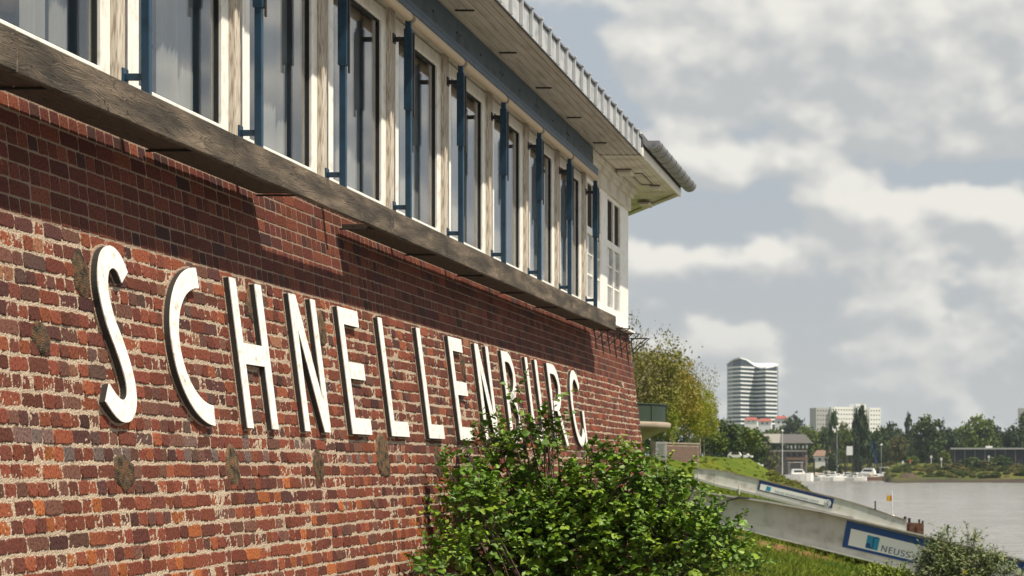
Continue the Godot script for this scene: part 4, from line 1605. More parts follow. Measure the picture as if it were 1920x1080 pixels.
func avenue() -> void:
	var near1 := crown_mesh("round", 230, 70, 0.0135, 11)
	var near2 := crown_mesh("round", 210, 70, 0.0135, 12)
	var thin := crown_mesh("round", 80, 22, 0.012, 13)
	var tr1 := trunk_mesh("round", 1)
	var tr2 := trunk_mesh("round", 2)
	var olive := tint(0.20, 0.195, 0.045)
	var lime := tint(0.27, 0.285, 0.028)
	var lime2 := tint(0.22, 0.26, 0.026)
	var grp := "trees along the promenade"
	tree(thin, tr2, 1188, 578, 150, 172, tint(0.15, 0.13, 0.06), M.pale_bark, "plane_tree", "tall thinly leaved tree just behind the brick corner", "tree", grp)
	tree(near1, tr1, 1205, 635, 190, 180, olive, M.pale_bark, "plane_tree", "broad olive brown tree directly behind the brick corner", "tree", grp)
	tree(near2, tr2, 1258, 668, 130, 205, tint(0.27, 0.225, 0.04), M.pale_bark, "plane_tree", "olive tree with pale trunk behind the round terrace", "tree", grp)
	tree(near1, tr2, 1222, 720, 120, 190, lime2, M.pale_bark, "plane_tree", "yellow green tree above the round terrace", "tree", grp)
	tree(thin, tr1, 1312, 672, 95, 300, tint(0.20, 0.20, 0.07), M.pale_bark, "plane_tree", "pale thinly leaved tree standing behind the lime green trees", "tree", grp)
	tree(near2, tr1, 1292, 712, 95, 240, lime, M.pale_bark, "plane_tree", "lime green tree with pale trunk behind the information board", "tree", grp)
	tree(near1, tr2, 1320, 742, 66, 290, lime, M.pale_bark, "plane_tree", "last small lime green tree of the promenade row", "tree", grp)
	# terrace of the next house, info board and garden wall
	var c := Vector3(-17.3, CY, -96)
	var t := thing("round_terrace", c + Vector3(0, land(-17.3, 96), 0), "round concrete terrace with green railing beyond the brick corner", "terrace")
	var bowl := MB.new()
	bowl.lathe(c, [Vector2(0.9, -3.2), Vector2(1.1, 0.25), Vector2(1.9, 0.75), Vector2(3.3, 1.25), Vector2(4.25, 1.72), Vector2(4.55, 1.84), Vector2(4.62, 1.92), Vector2(4.62, 2.10), Vector2(4.55, 2.14), Vector2(0.0, 2.14)], 56)
	part(t, "bowl", bowl, M.concrete)
	var rl := MB.new()
	rl.lathe(c, [Vector2(4.42, 2.14), Vector2(4.42, 2.96)], 56)
	rl.lathe(c, [Vector2(4.36, 2.96), Vector2(4.36, 2.14)], 56)
	part(t, "railing_panel", rl, M.green_mesh)
	var hr := MB.new()
	hr.lathe(c, [Vector2(4.34, 2.96), Vector2(4.46, 2.96), Vector2(4.46, 3.02), Vector2(4.34, 3.02), Vector2(4.34, 2.96)], 56)
	part(t, "handrail", hr, M.green_mesh)
	for k in 14:
		var w := TAU * k / 14.0
		var ps := MB.new()
		var o := c + Vector3(cos(w) * 4.44, 0, sin(w) * 4.44)
		ps.tube([o + Vector3(0, 2.14, 0), o + Vector3(0, 3.0, 0)], [0.03, 0.03], 6)
		part(t, "railing_post", ps, M.green_mesh)
	var bp := at(1240, 862, 78)
	var gy := CY + land(bp.x, 78)
	var bd := thing("information_board", Vector3(bp.x, gy, -78), "pale grey information board on two posts beside the brick corner", "board")
	var pn := MB.new()
	pn.box(Vector3(bp.x, CY + 0.62, -78), Vector3(0.42, 0.72, 0.04), 0.005)
	part(bd, "panel", pn, M.far_grey)
	for s in [-0.16, 0.16]:
		var q := MB.new()
		q.tube([Vector3(bp.x + s, gy - 0.1, -78.05), Vector3(bp.x + s, CY + 0.96, -78.05)], [0.02, 0.02], 6)
		part(bd, "post", q, M.zinc)
	for i in 7:
		var ln := MB.new()
		ln.box(Vector3(bp.x - 0.02 * (i % 2), CY + 0.88 - i * 0.085, -77.976), Vector3(0.3 - 0.05 * (i % 3), 0.03, 0.004))
		part(bd, "text_line", ln, M.slate_light)
	var gw := thing("garden_wall", at(1268, 866, 203), "low reddish brick garden wall below the promenade trees", "wall")
	var a := at(1225, 852, 198)
	var e := at(1306, 856, 208)
	var L := (e - a).length()
	var bs := Basis(Vector3.UP, atan2(e.x - a.x, e.z - a.z))
	var core := MB.new()
	core.box((a + e) * 0.5 + Vector3(0, -0.6, 0), Vector3(0.5, 3.6, L), 0.0, bs)
	part(gw, "wall_core", core, M.concrete)
	for row in 9:
		for i in 22:
			var b := MB.new()
			b.col = brick_colour(0, 1, false, rng.randf(), rng.randf()).lerp(Color(0.24, 0.195, 0.16), 0.65)
			var along := -L * 0.5 + (i + 0.5 + 0.5 * (row % 2)) * L / 22.5
			b.box((a + e) * 0.5 + bs * Vector3(-0.255, 0.0, along) + Vector3(0, -0.9 + row * 0.22, 0), Vector3(0.05, 0.20, L / 22.5 - 0.03), 0.0, bs)
			part(gw, "brick", b, M.brick)
	var cp := MB.new()
	cp.box((a + e) * 0.5 + Vector3(0, 1.26, 0), Vector3(0.7, 0.12, L + 0.1), 0.01, bs)
	part(gw, "coping", cp, M.concrete)


# ---------------------------------------------------------------- landing bridges

func px_poly(pts: Array) -> PackedVector2Array:
	var p := PackedVector2Array()
	for q in pts:
		p.append(Vector2(q[0], q[1]))
	return p


func band(pts: Array, lo: float, hi: float) -> PackedVector2Array:
	var p := PackedVector2Array()
	for q in pts:
		p.append(Vector2(q[0], q[1] + lo))
	var r := pts.duplicate()
	r.reverse()
	for q in r:
		p.append(Vector2(q[0], q[1] + hi))
	return p


func bridges() -> void:
	var d := 80.0
	var f := func(x, y, z): return at(x, y, d - z)
	var top := [[1290, 919], [1340, 927], [1386, 934], [1435, 941], [1539, 960], [1586, 971], [1740, 1007], [1985, 1067]]
	var low := [[1290, 966], [1318, 972], [1376, 987], [1456, 1008], [1555, 1032], [1600, 1043], [1740, 1078], [1985, 1140]]
	var o := thing("landing_bridge", at(1310, 975, d), "grey steel landing bridge with a big blue and white NEUSS sign", "bridge")
	var web := PackedVector2Array()
	for p in top: web.append(Vector2(p[0], p[1]))
	var lr := low.duplicate()
	lr.reverse()
	for p in lr: web.append(Vector2(p[0], p[1]))
	var g := MB.new()
	g.extrude(web, f, 0.0, 0.04, true, true, true)
	part(o, "girder", g, M.paint_grey)
	var g2 := MB.new()
	g2.extrude(web, f, -2.3, -2.26, true, true, true)
	part(o, "girder", g2, M.paint_grey)
	var fl := MB.new()
	fl.extrude(band(top, -2.5, 0.5), f, -0.2, 0.34, true, true, true)
	part(o, "top_flange", fl, M.paint_grey)
	var fl2 := MB.new()
	fl2.extrude(band(low, -1.0, 2.0), f, -0.3, 0.30, true, true, true)
	part(o, "bottom_flange", fl2, M.paint_light)
	var dk := MB.new()
	dk.extrude(band(low, -14.0, -8.0), f, -2.3, 0.0, true, true, true)
	part(o, "deck", dk, M.grey_wood)
	for i in 14:
		var x := 1350.0 + i * 46.0
		if x > 1575: break
		var st := MB.new()
		var yt := table(x, top)
		var yb := table(x, low)
		st.extrude(px_poly([[x, yt + 1], [x + 1.6, yt + 1], [x + 1.6, yb - 1], [x, yb - 1]]), f, 0.03, 0.06)
		part(o, "stiffener", st, M.paint_grey)
	# black water hose lying along the flange, its white end hanging down the side
	var hs := MB.new()
	var hp := [at(1334, 962, d - 0.30), at(1345, 953, d - 0.36), at(1356, 944, d - 0.40), at(1368, 937, d - 0.42), at(1386, 932.5, d - 0.36), at(1412, 935, d - 0.28), at(1450, 942, d - 0.28), at(1500, 951.5, d - 0.26), at(1560, 963.5, d - 0.26), at(1600, 972.5, d - 0.2)]
	hs.tube(hp, [0.045, 0.045, 0.045, 0.045, 0.045, 0.045, 0.045, 0.045, 0.045, 0.045], 8)
	part(o, "hose", hs, M.rubber)
	var hw := MB.new()
	hw.tube([at(1334, 962, d - 0.30), at(1327, 968, d - 0.28), at(1318, 974, d - 0.24), at(1308, 979, d - 0.2)], [0.05, 0.05, 0.05, 0.05], 8)
	part(o, "hose_end", hw, M.sign_white)
	# sign
	var s := node_part(o, "sign")
	var fr := MB.new()
	fr.extrude(px_poly([[1588, 976], [1579, 1025], [1940, 1110], [1950, 1062]]), f, 0.045, 0.085)
	part(s, "sign_board", fr, M.sign_blue)
	var wp_ := MB.new()
	wp_.extrude(px_poly([[1596, 991], [1590, 1022], [1934, 1103], [1941, 1075]]), f, 0.086, 0.094)
	part(s, "sign_panel", wp_, M.sign_white)
	var lg := MB.new()
	lg.extrude(px_poly([[1627, 1003], [1650, 1009], [1645, 1032.5], [1622, 1027]]), f, 0.095, 0.102)
	part(s, "emblem", lg, M.teal)
	var sw := []
	for q in [[1649, 1010.5], [1643, 1008], [1638.5, 1010.5], [1637.5, 1016], [1637, 1022], [1634.5, 1027], [1629, 1027.5]]:
		sw.append(Vector2(q[0], q[1]))
	var sb := MB.new()
	sb.extrude(stroke(sw, 2.2), f, 0.103, 0.108)
	var disc := PackedVector2Array()
	for k in 14:
		disc.append(Vector2(1627.5, 1022.5) + Vector2(cos(TAU * k / 14.0), sin(TAU * k / 14.0)) * 4.6)
	sb.extrude(disc, f, 0.1035, 0.1085)
	part(s, "emblem_curve", sb, M.sign_blue)
	var tm_at := at(1679, 1034.5, d - 0.10)
	var tw := TextMesh.new()
	var ff := SystemFont.new()
	ff.font_names = PackedStringArray(["Droid Sans"])
	tw.font = ff
	tw.text = "NEUSS"
	tw.font_size = 64
	tw.pixel_size = 0.245 / 46.0
	tw.depth = 0.012
	var to := part(s, "lettering", tw, M.sign_navy, true)
	to.position = tm_at - o.position
	to.rotation.z = deg_to_rad(-14.0)
	to.scale = Vector3(1.22, 1, 1)

	# second bridge behind it
	var d2 := 124.0
	var f2 := func(x, y, z): return at(x, y, d2 - z)
	var top2 := [[1302, 878], [1352, 883], [1423, 899], [1563, 933], [1600, 943], [1640, 956], [1668, 966], [1700, 976]]
	var low2 := [[1302, 896], [1341, 909], [1423, 928], [1504, 949], [1578, 969], [1640, 985], [1668, 992], [1700, 999]]
	var o2 := thing("landing_bridge", at(1310, 896, d2), "light grey landing bridge with a slim sign numbered 4, behind the NEUSS bridge", "bridge")
	var web2 := PackedVector2Array()
	for p in top2: web2.append(Vector2(p[0], p[1]))
	lr = low2.duplicate()
	lr.reverse()
	for p in lr: web2.append(Vector2(p[0], p[1]))
	var h1 := MB.new()
	h1.extrude(web2, f2, 0.0, 0.05, true, true, true)
	part(o2, "girder", h1, M.paint_light)
	var h2 := MB.new()
	h2.extrude(web2, f2, -2.0, -1.95, true, true, true)
	part(o2, "girder", h2, M.paint_light)
	var h3 := MB.new()
	h3.extrude(band(low2, -2.0, 2.2), f2, -2.0, 0.30, true, true, true)
	part(o2, "deck", h3, M.paint_grey)
	var h4 := MB.new()
	h4.extrude(band(top2, -1.6, 0.2), f2, -0.1, 0.10, true, true, true)
	part(o2, "handrail", h4, M.concrete)
	for x in [1309, 1386, 1641]:
		var ps := MB.new()
		var y0: float = table(x, low2) + 8 if x < 1600 else table(x, top2)
		ps.tube([at(x, y0, d2 - 0.3), at(x, y0 - 17, d2 - 0.3)], [0.05, 0.05], 6)
		part(o2, "post", ps, M.paint_light if x < 1600 else M.pile)
	var s2 := node_part(o2, "sign")
	var q1 := MB.new()
	q1.extrude(px_poly([[1424, 900], [1420, 919], [1560, 953], [1564, 935]]), f2, 0.055, 0.09)
	part(s2, "sign_board", q1, M.sign_navy)
	var q2 := MB.new()
	q2.extrude(px_poly([[1426.5, 907], [1424, 918], [1545, 947.5], [1548, 936.5]]), f2, 0.091, 0.099)
	part(s2, "sign_panel", q2, M.sign_white)
	var q3 := MB.new()
	q3.extrude(px_poly([[1438, 911.5], [1446, 913.5], [1444, 921.5], [1435.5, 919.5]]), f2, 0.10, 0.106)
	part(s2, "emblem", q3, M.teal)
	for e in [[7.2, 0.10, M.sign_white], [5.6, 0.112, M.sign_navy], [4.8, 0.124, M.sign_white]]:
		var dc := PackedVector2Array()
		for k in 20:
			dc.append(Vector2(1551, 943.5) + Vector2(cos(TAU * k / 20.0), sin(TAU * k / 20.0)) * e[0])
		var q4 := MB.new()
		q4.extrude(dc, f2, e[1] - 0.006, e[1])
		part(s2, "number_disc", q4, e[2])
	for e in [["4", Vector2(1551, 943.5), 0.26, 1.0, M.sign_navy], ["NEUSS DÜSSELDORFER HÄFEN", Vector2(1494, 931), 0.12, 1.25, M.pale_ink]]:
		var t2 := TextMesh.new()
		t2.font = ff
		t2.text = e[0]
		t2.font_size = 64
		t2.pixel_size = e[2] / 46.0
		t2.depth = 0.012
		var n2 := part(s2, "lettering", t2, e[4], true)
		n2.position = at(e[1].x, e[1].y, d2 - (0.13 if e[0] == "4" else 0.105)) - o2.position
		n2.rotation.z = deg_to_rad(-13.5)
		n2.scale = Vector3(e[3], 1, 1)
	# rusty mooring head with bollards and a mast with a yellow flag
	var d3 := 127.0
	var o3 := thing("mooring_platform", Vector3(at(1693, 1000, d3).x, -1.0, -d3), "rust brown steel mooring platform with black bollards behind the NEUSS sign", "platform")
	var f3 := func(x, y, z): return at(x, y, d3 - z)
	var b1 := MB.new()
	b1.extrude(px_poly([[1650, 981], [1690, 979], [1732, 981], [1733, 1094], [1652, 1094]]), f3, -2.2, 0.4, true, true, true)
	part(o3, "hull", b1, M.rust)
	for x in [1705, 1719]:
		var rb := MB.new()
		rb.extrude(px_poly([[x, 983], [x + 1.6, 983], [x + 1.6, 1060], [x, 1060]]), f3, 0.401, 0.46)
		part(o3, "rib", rb, M.rust)
	for e in [[1697, 968, 2.6], [1705, 971, 2.6], [1723.5, 973.5, 1.8], [1730, 976, 1.8], [1662, 976, 1.8]]:
		var bl := MB.new()
		var r: float = e[2] * d3 / F
		bl.lathe(at(e[0], 982, d3 + 0.5), [Vector2(r, -0.1), Vector2(r, (982 - e[1]) / F * d3 - 0.08), Vector2(r * 1.12, (982 - e[1]) / F * d3 - 0.05), Vector2(r * 1.12, (982 - e[1]) / F * d3), Vector2(0, (982 - e[1]) / F * d3)], 12)
		part(o3, "bollard", bl, M.pile)
	var cn := MB.new()
	cn.lathe(at(1675, 982, d3 + 0.6), [Vector2(0.24, 0.0), Vector2(0.10, 0.5), Vector2(0.06, 0.56), Vector2(0.0, 0.57)], 14)
	part(o3, "mast_foot", cn, M.sign_white)
	var ms := MB.new()
	ms.tube([at(1673, 966, d3 + 0.6), at(1672.5, 919, d3 + 0.6)], [0.035, 0.025], 6)
	part(o3, "mast", ms, M.sign_white)
	var fg := MB.new()
	var first := fg.v.size()
	for i in 7:
		for j in 2:
			var p := at(1672 - i * 1.55, [929, 939.5][j], d3 + 0.6 + 0.06 * sin(i * 1.4))
			fg.vert(p, Vector3(0, 0, 1), Vector2(i, j))
	for i in 6:
		fg.ix.append_array([first + i * 2, first + i * 2 + 1, first + i * 2 + 2, first + i * 2 + 2, first + i * 2 + 1, first + i * 2 + 3])
	part(o3, "flag", fg, M.yellow)
	for k in 3:
		var rp := MB.new()
		rp.tube([at(1640 + k * 3, 968 - k, d3 + 0.8), at(1675, 966 + k * 3, d3 + 0.8)], [0.03, 0.03], 5)
		part(o3, "railing", rp, M.paint_light)


# ---------------------------------------------------------------- far shore

func far_shore() -> void:
	# twin-lobed office tower with white floor bands and a waved white roof
	var d := 2200.0
	var u := d / F
	var o := thing("office_tower", at(1406, 800, d), "tall office tower with white floor bands and waved white roof", "office tower")
	var xs := [1359.0, 1372.0, 1388.5, 1413.5, 1424.0, 1434.5, 1453.5]
	var zs := [26.0, 11.0, 0.0, 21.0, 14.0, 6.0, 22.0]
	var plan := []
	for i in xs.size():
		plan.append(Vector2((xs[i] - 1745.0) * u, -(d + zs[i])))
	var back := [Vector2(plan[6].x, -(d + 46)), Vector2(plan[0].x, -(d + 46))]
	var roof_y := func(px: float) -> float: return table(px, [[1359, 682], [1366, 677.5], [1378, 673.5], [1388, 672.5], [1398, 675], [1408, 682], [1416, 688], [1426, 691], [1436, 690.5], [1446, 688], [1454, 684.5]])
	var body := MB.new()
	for i in plan.size() - 1:
		var n := 6
		for k in n:
			var a: Vector2 = plan[i].lerp(plan[i + 1], float(k) / n)
			var b: Vector2 = plan[i].lerp(plan[i + 1], float(k + 1) / n)
			var ya: float = CY + (875.0 - roof_y.call(1745.0 + a.x / u)) * u
			var yb: float = CY + (875.0 - roof_y.call(1745.0 + b.x / u)) * u
			body.quad(Vector3(a.x, CY, a.y), Vector3(b.x, CY, b.y), Vector3(b.x, yb, b.y), Vector3(a.x, ya, a.y))
	var ring := [plan[6], back[0], back[1], plan[0]]
	for i in 3:
		body.quad(Vector3(ring[i].x, CY, ring[i].y), Vector3(ring[i + 1].x, CY, ring[i + 1].y), Vector3(ring[i + 1].x, CY + 113, ring[i + 1].y), Vector3(ring[i].x, CY + 113, ring[i].y))
	part(o, "glass_front", body, M.tower_glass)
	for fl in 15:
		var py := 688.0 + fl * 7.55
		var y := CY + (875.0 - py) * u
		var b := MB.new()
		for i in plan.size() - 1:
			var a: Vector2 = plan[i]
			var e: Vector2 = plan[i + 1]
			# a band ends where the waved roof dips below it
			var t0 := 0.0
			var t1 := 1.0
			for s in 21:
				var q: float = s / 20.0
				if roof_y.call(1745.0 + lerpf(a.x, e.x, q) / u) > py - 3.0:
					if i <= 2: t1 = minf(t1, q)
			if i > 2 and roof_y.call(xs[i] * 0.5 + xs[i + 1] * 0.5) > py - 3.0:
				continue
			if t1 - t0 < 0.1:
				continue
			var c0 := a.lerp(e, t0)
			var c1 := a.lerp(e, t1)
			var ang := atan2(c1.x - c0.x, c1.y - c0.y)
			b.box(Vector3((c0.x + c1.x) * 0.5, y, (c0.y + c1.y) * 0.5), Vector3(0.9, 1.75, (c1 - c0).length()), 0.0, Basis(Vector3.UP, ang))
		if b.v.size():
			part(o, "floor_band", b, M.tower_white)
	var rf := MB.new()
	var last := []
	for s in 49:
		var px: float = lerpf(1357.0, 1455.5, s / 48.0)
		var x := (px - 1745.0) * u
		var zf := 26.0
		for i in plan.size() - 1:
			if px >= xs[i] and px <= xs[i + 1]:
				zf = lerpf(zs[i], zs[i + 1], (px - xs[i]) / (xs[i + 1] - xs[i]))
		var y: float = CY + (875.0 - roof_y.call(px)) * u
		var yb := y + 0.3 + 6.5 * pow(sin(PI * clampf((px - 1406.0) / 50.0, 0.0, 1.0)), 0.8)
		var row := [Vector3(x, y, -(d + zf - 1.5)), Vector3(x, y + 1.6, -(d + zf - 1.5)), Vector3(x, yb + 1.6, -(d + 47)), Vector3(x, yb, -(d + 47))]
		if last.size():
			for k in 4:
				var k2 := (k + 1) % 4
				rf.quado(last[k], row[k], row[k2], last[k2], (last[0] + last[1] + last[2] + last[3] + row[0] + row[1] + row[2] + row[3]) / 8.0)
		last = row
	part(o, "roof", rf, M.tower_white)

	# white slab building with window rows
	d = 1900.0
	u = d / F
	var wsl := thing("office_block", at(1592, 805, d), "long white office block with rows of dark windows behind the poplars", "office block")
	var blocks := [[1530, 1560, 765, 812, 6.0, M.far_grey], [1558, 1608, 763, 812, 2.0, M.far_white], [1606, 1626, 757, 812, 0.0, M.far_white], [1624, 1634, 767, 812, 4.0, M.far_grey], [1632, 1655, 764, 812, -2.0, M.far_white]]
	for b in blocks:
		var m := MB.new()
		var a := at(b[0], b[2], d)
		var e := at(b[1], b[3], d)
		m.box(Vector3((a.x + e.x) * 0.5, (a.y + e.y) * 0.5, -d - b[4] - 8.0), Vector3(absf(e.x - a.x) - 0.02, absf(a.y - e.y), 16.0))
		part(wsl, "block", m, b[5])
		var y0: float = b[2] + 4.0
		while y0 < 803:
			var x: float = b[0] + 2.6
			while x < b[1] - 3.0:
				var w := MB.new()
				w.box(at(x + 1.3, y0 + 1.5, d) + Vector3(0, 0, -b[4] + 0.02), Vector3(2.1 * u, 2.3 * u, 0.3))
				part(wsl, "window", w, M.far_dark)
				x += 5.4
			y0 += 8.4

	wsl.rotation.y = 0.45
	# red-roofed houses at the foot of the tower
	for e in [[1434, 797, 1500.0, 24, 7, M.red_tile, "red roofed white house at the foot of the office tower"], [1464, 800, 1460.0, 22, 15, M.red_tile, "taller pink house with red mansard roof right of the tower foot"], [1408, 792, 1560.0, 24, 4, M.red_tile, "long low house with pale walls under the office tower"]]:
		house(e[0], e[1], e[2], e[3], e[4], e[5], M.far_white, e[6], 2)
	# boathouse with the grey hipped roof and the small white house beside it
	boathouse()
	house(1548, 869, 1050.0, 46, 14, M.brown_tile, M.far_white, "small white house with brown roof beside the grey boathouse", 3)
	var aw := MB.new()
	var ap := at(1564, 853, 1042)
	aw.box(ap + Vector3(0.5, 0, 0), Vector3(5.6, 0.25, 2.4), 0.0, Basis(Vector3(0, 0, 1), -0.28))
	var awt := thing("awning", ap + Vector3(0, -4.0, 0), "slanting pale blue awning roof on the small white house", "awning")
	part(awt, "awning_sheet", aw, mat(lc(0.45, 0.48, 0.62), 0.7))
	for s in [-1.6, 2.6]:
		var q := MB.new()
		q.tube([ap + Vector3(s, 0.1 - (s - 0.5) * 0.28, 0), Vector3(ap.x + s, CY + land(ap.x + s, 1042), ap.z)], [0.06, 0.06], 5)
		part(awt, "post", q, M.grey_wood)
	# dark hall with pale flat roof
	d = 940.0
	u = d / F
	var hall := thing("boat_hall", at(1855, 872, d), "long dark hall with a pale flat roof among the far trees", "hall")
	var hb := MB.new()
	var ha := at(1786, 842.5, d)
	hb.box(Vector3(ha.x + 22.0, ha.y - 5.0, -d - 6), Vector3(44, 10, 12))
	part(hall, "hall_body", hb, M.navy_hall)
	var hr := MB.new()
	hr.box(Vector3(ha.x + 21.8, ha.y + 0.35, -d - 6), Vector3(45.5, 0.75, 13.5))
	part(hall, "roof", hr, M.far_grey)
	var hx := MB.new()
	hx.box(at(1855, 838.5, d) + Vector3(0, 0, -5), Vector3(3.2, 1.2, 3))
	part(hall, "roof_box", hx, M.far_white)
	for i in 8:
		var hp := MB.new()
		hp.box(at(1790 + i * 19, 858, d) + Vector3(0, 0, 0.15), Vector3(0.5, 7.5, 0.3))
		part(hall, "pillar", hp, M.grey_wood)
	# grey tower block cut by the frame's edge
	var tb := thing("tower_block", at(1922, 800, 1700), "grey tower block rising above the far trees beside the dark hall", "building")
	var t1 := MB.new()
	t1.box(at(1924, 800, 1700) + Vector3(0, 5, -6), Vector3(13, 22, 12))
	part(tb, "wall", t1, M.far_grey)
	for r in 4:
		for c in 3:
			var w := MB.new()
			w.box(at(1915 + c * 6, 777 + r * 6.5, 1700) + Vector3(0, 0, 0.1), Vector3(1.5, 1.4, 0.3))
			part(tb, "window", w, M.far_dark)
	masts()
	far_trees()


func house(px: float, base: float, d: float, wpx: float, wallpx: float, roofm: Material, wallm: Material, label: String, wins: int) -> void:
	var u := d / F
	var p := at(px, base, d)
	var w := wpx * u
	var h := wallpx * u
	p.y = maxf(p.y, CY + land(p.x, d) - 0.3) if d < 1200 else p.y
	var o := thing("house", p, label, "house")
	var m := MB.new()
	m.box(p + Vector3(0, h * 0.5 - 3.0, -4), Vector3(w, h + 6.0, 8))
	part(o, "wall", m, wallm)
	var r := MB.new()
	var rh := minf(w * 0.24, 3.6)
	var a := [p + Vector3(-w * 0.54, h, 0.5), p + Vector3(w * 0.54, h, 0.5), p + Vector3(w * 0.54, h, -8.5), p + Vector3(-w * 0.54, h, -8.5)]
	var b := [p + Vector3(-w * 0.38, h + rh, -4), p + Vector3(w * 0.38, h + rh, -4)]
	r.quad(a[0], a[1], b[1], b[0])
	r.quad(a[2], a[3], b[0], b[1])
	r.tri(a[1], a[2], b[1])
	r.tri(a[3], a[0], b[0])
	r.quad(a[3], a[2], a[1], a[0])
	part(o, "roof", r, roofm)
	var ck := MB.new()
	ck.box(p + Vector3(w * 0.2, h + rh, -4), Vector3(0.8, 1.6, 0.8))
	part(o, "chimney", ck, M.red_tile)
	for i in wins:
		var x := lerpf(-w * 0.36, w * 0.36, (i + 0.5) / wins)
		var q := MB.new()
		q.box(p + Vector3(x, h * 0.55, 0.02), Vector3(1.1, minf(h * 0.45, 1.5), 0.12))
		part(o, "window", q, M.far_dark)


func boathouse() -> void:
	var d := 1000.0
	var u := d / F
	var p := at(1464, 864, d)
	var o := thing("boathouse", p, "wide grey boathouse with hipped slate roof and two roof lights", "boathouse")
	var g := CY + land(p.x, d)
	var m := MB.new()
	m.box(Vector3(p.x + 0.6, (g + CY + 8.0) * 0.5 - 0.5, -d - 7), Vector3(24, CY + 8.0 - g + 1.0, 14))
	part(o, "wall", m, M.grey_wood)
	var x0 := at(1408, 0, d).x
	var x1 := at(1522, 0, d).x
	var ye := at(0, 831, d).y
	var yt := at(0, 813.5, d).y
	var a := [Vector3(x0, ye, -d + 1.5), Vector3(x1, ye, -d + 1.5), Vector3(x1, ye, -d - 15), Vector3(x0, ye, -d - 15)]
	var b := [Vector3(x0 + 3.2, yt, -d - 6), Vector3(x1 - 4.0, yt, -d - 6)]
	var r := MB.new()
	r.quad(a[0], a[1], b[1], b[0])
	r.quad(a[2], a[3], b[0], b[1])
	r.tri(a[1], a[2], b[1])
	r.tri(a[3], a[0], b[0])
	r.quad(a[3], a[2], a[1], a[0])
	var rr := part(o, "roof", r, M.slate)
	var sl := MB.new()
	for e in [[1424, 1436], [1446, 1458]]:
		var q := MB.new()
		var c := at((e[0] + e[1]) * 0.5, 823, d)
		q.box(Vector3(c.x, c.y, -d - 2.0), Vector3((e[1] - e[0]) * u, 0.18, 3.6), 0.0, Basis(Vector3.RIGHT, 0.55))
		part(rr, "roof_light", q, M.brown_tile)
	sl.quad(a[0] + Vector3(1.0, 0.12, 0.02), Vector3(at(1462, 0, d).x, ye + 0.12, -d + 1.52), Vector3(at(1462, 0, d).x, yt + 0.12, -d - 5.9), b[0] + Vector3(0.4, 0.12, 0.1))
	part(rr, "lead_sheet", sl, M.slate_light)
	for i in 6:
		var x := 1477.0 + i * 7.2
		var q := MB.new()
		q.box(at(x, 838, d) + Vector3(0, 0, 0.6), Vector3(0.75, 1.5, 0.4))
		part(o, "window", q, M.far_white if i % 3 else M.far_grey)
	for i in 8:
		var x := 1423.0 + i * 11.0
		var q := MB.new()
		q.box(at(x, 852, d) + Vector3(0, 0, 0.1), Vector3(1.8, 2.1, 0.4))
		part(o, "window", q, M.far_dark)
	var bl := MB.new()
	bl.box(at(1478, 845.5, d) + Vector3(0, 0, 0.8), Vector3(19, 0.9, 1.4))
	part(o, "balcony", bl, M.slate_light)
	var tr := MB.new()
	tr.box(at(1495, 860, d) + Vector3(0, 0, 1.2), Vector3(11, 1.3, 1.6))
	part(o, "terrace_wall", tr, M.brown_tile)


func masts() -> void:
	for e in [[1467, 810, 950.0, "white flagpole in front of the grey boathouse", M.sign_white], [1569.5, 802, 985.0, "tall harbour mast with a round top beside the small white house", M.far_grey], [1652.5, 836, 965.0, "slim pale mast beside the blue crane", M.far_grey]]:
		var x: float = (e[0] - 1745.0) / F * e[2]
		var g := CY + land(x, e[2])
		var o := thing("mast", Vector3(x, g, -e[2]), e[3], "mast")
		var m := MB.new()
		var top := at(e[0], e[1], e[2])
		m.tube([Vector3(x, g - 0.2, -e[2]), top], [0.22, 0.14], 6)
		part(o, "pole", m, e[4])
		var h := MB.new()
		h.lathe(top, [Vector2(0.1, 0), Vector2(0.55, 0.35), Vector2(0.45, 0.9), Vector2(0.0, 1.0)], 10)
		part(o, "mast_head", h, M.far_white)
	var x := (1640.0 - 1745.0) / F * 970.0
	var g := CY + land(x, 970.0)
	var cr := thing("crane", Vector3(x, g, -970), "small blue harbour crane standing under the far trees", "crane")
	var b := MB.new()
	b.box(Vector3(x + 2.4, g + 1.4, -970), Vector3(5.5, 1.8, 2.2), 0.1)
	part(cr, "cab", b, M.sign_navy)
	var bm := MB.new()
	bm.tube([Vector3(x + 2.6, g + 2.0, -970), at(1634, 830, 970)], [0.3, 0.16], 6)
	bm.tube([Vector3(x + 1.6, g + 2.0, -970), at(1641, 827, 970)], [0.2, 0.12], 6)
	part(cr, "boom", bm, M.sign_blue)
	var sg := thing("signboard", at(1593, 858, 965), "white harbour signboard standing between the poplar and the small house", "sign")
	var sm := MB.new()
	sm.box(at(1593, 845, 965), Vector3(3.0, 4.4, 0.3))
	part(sg, "panel", sm, M.far_white)
	var sg2 := MB.new()
	var sx := at(1593, 845, 965)
	for s in [-1.0, 1.0]:
		sg2.tube([Vector3(sx.x + s, sx.y - 2.0, sx.z - 0.1), Vector3(sx.x + s, CY + land(sx.x + s, 965), sx.z - 0.1)], [0.12, 0.12], 5)
	part(sg, "posts", sg2, M.grey_wood)


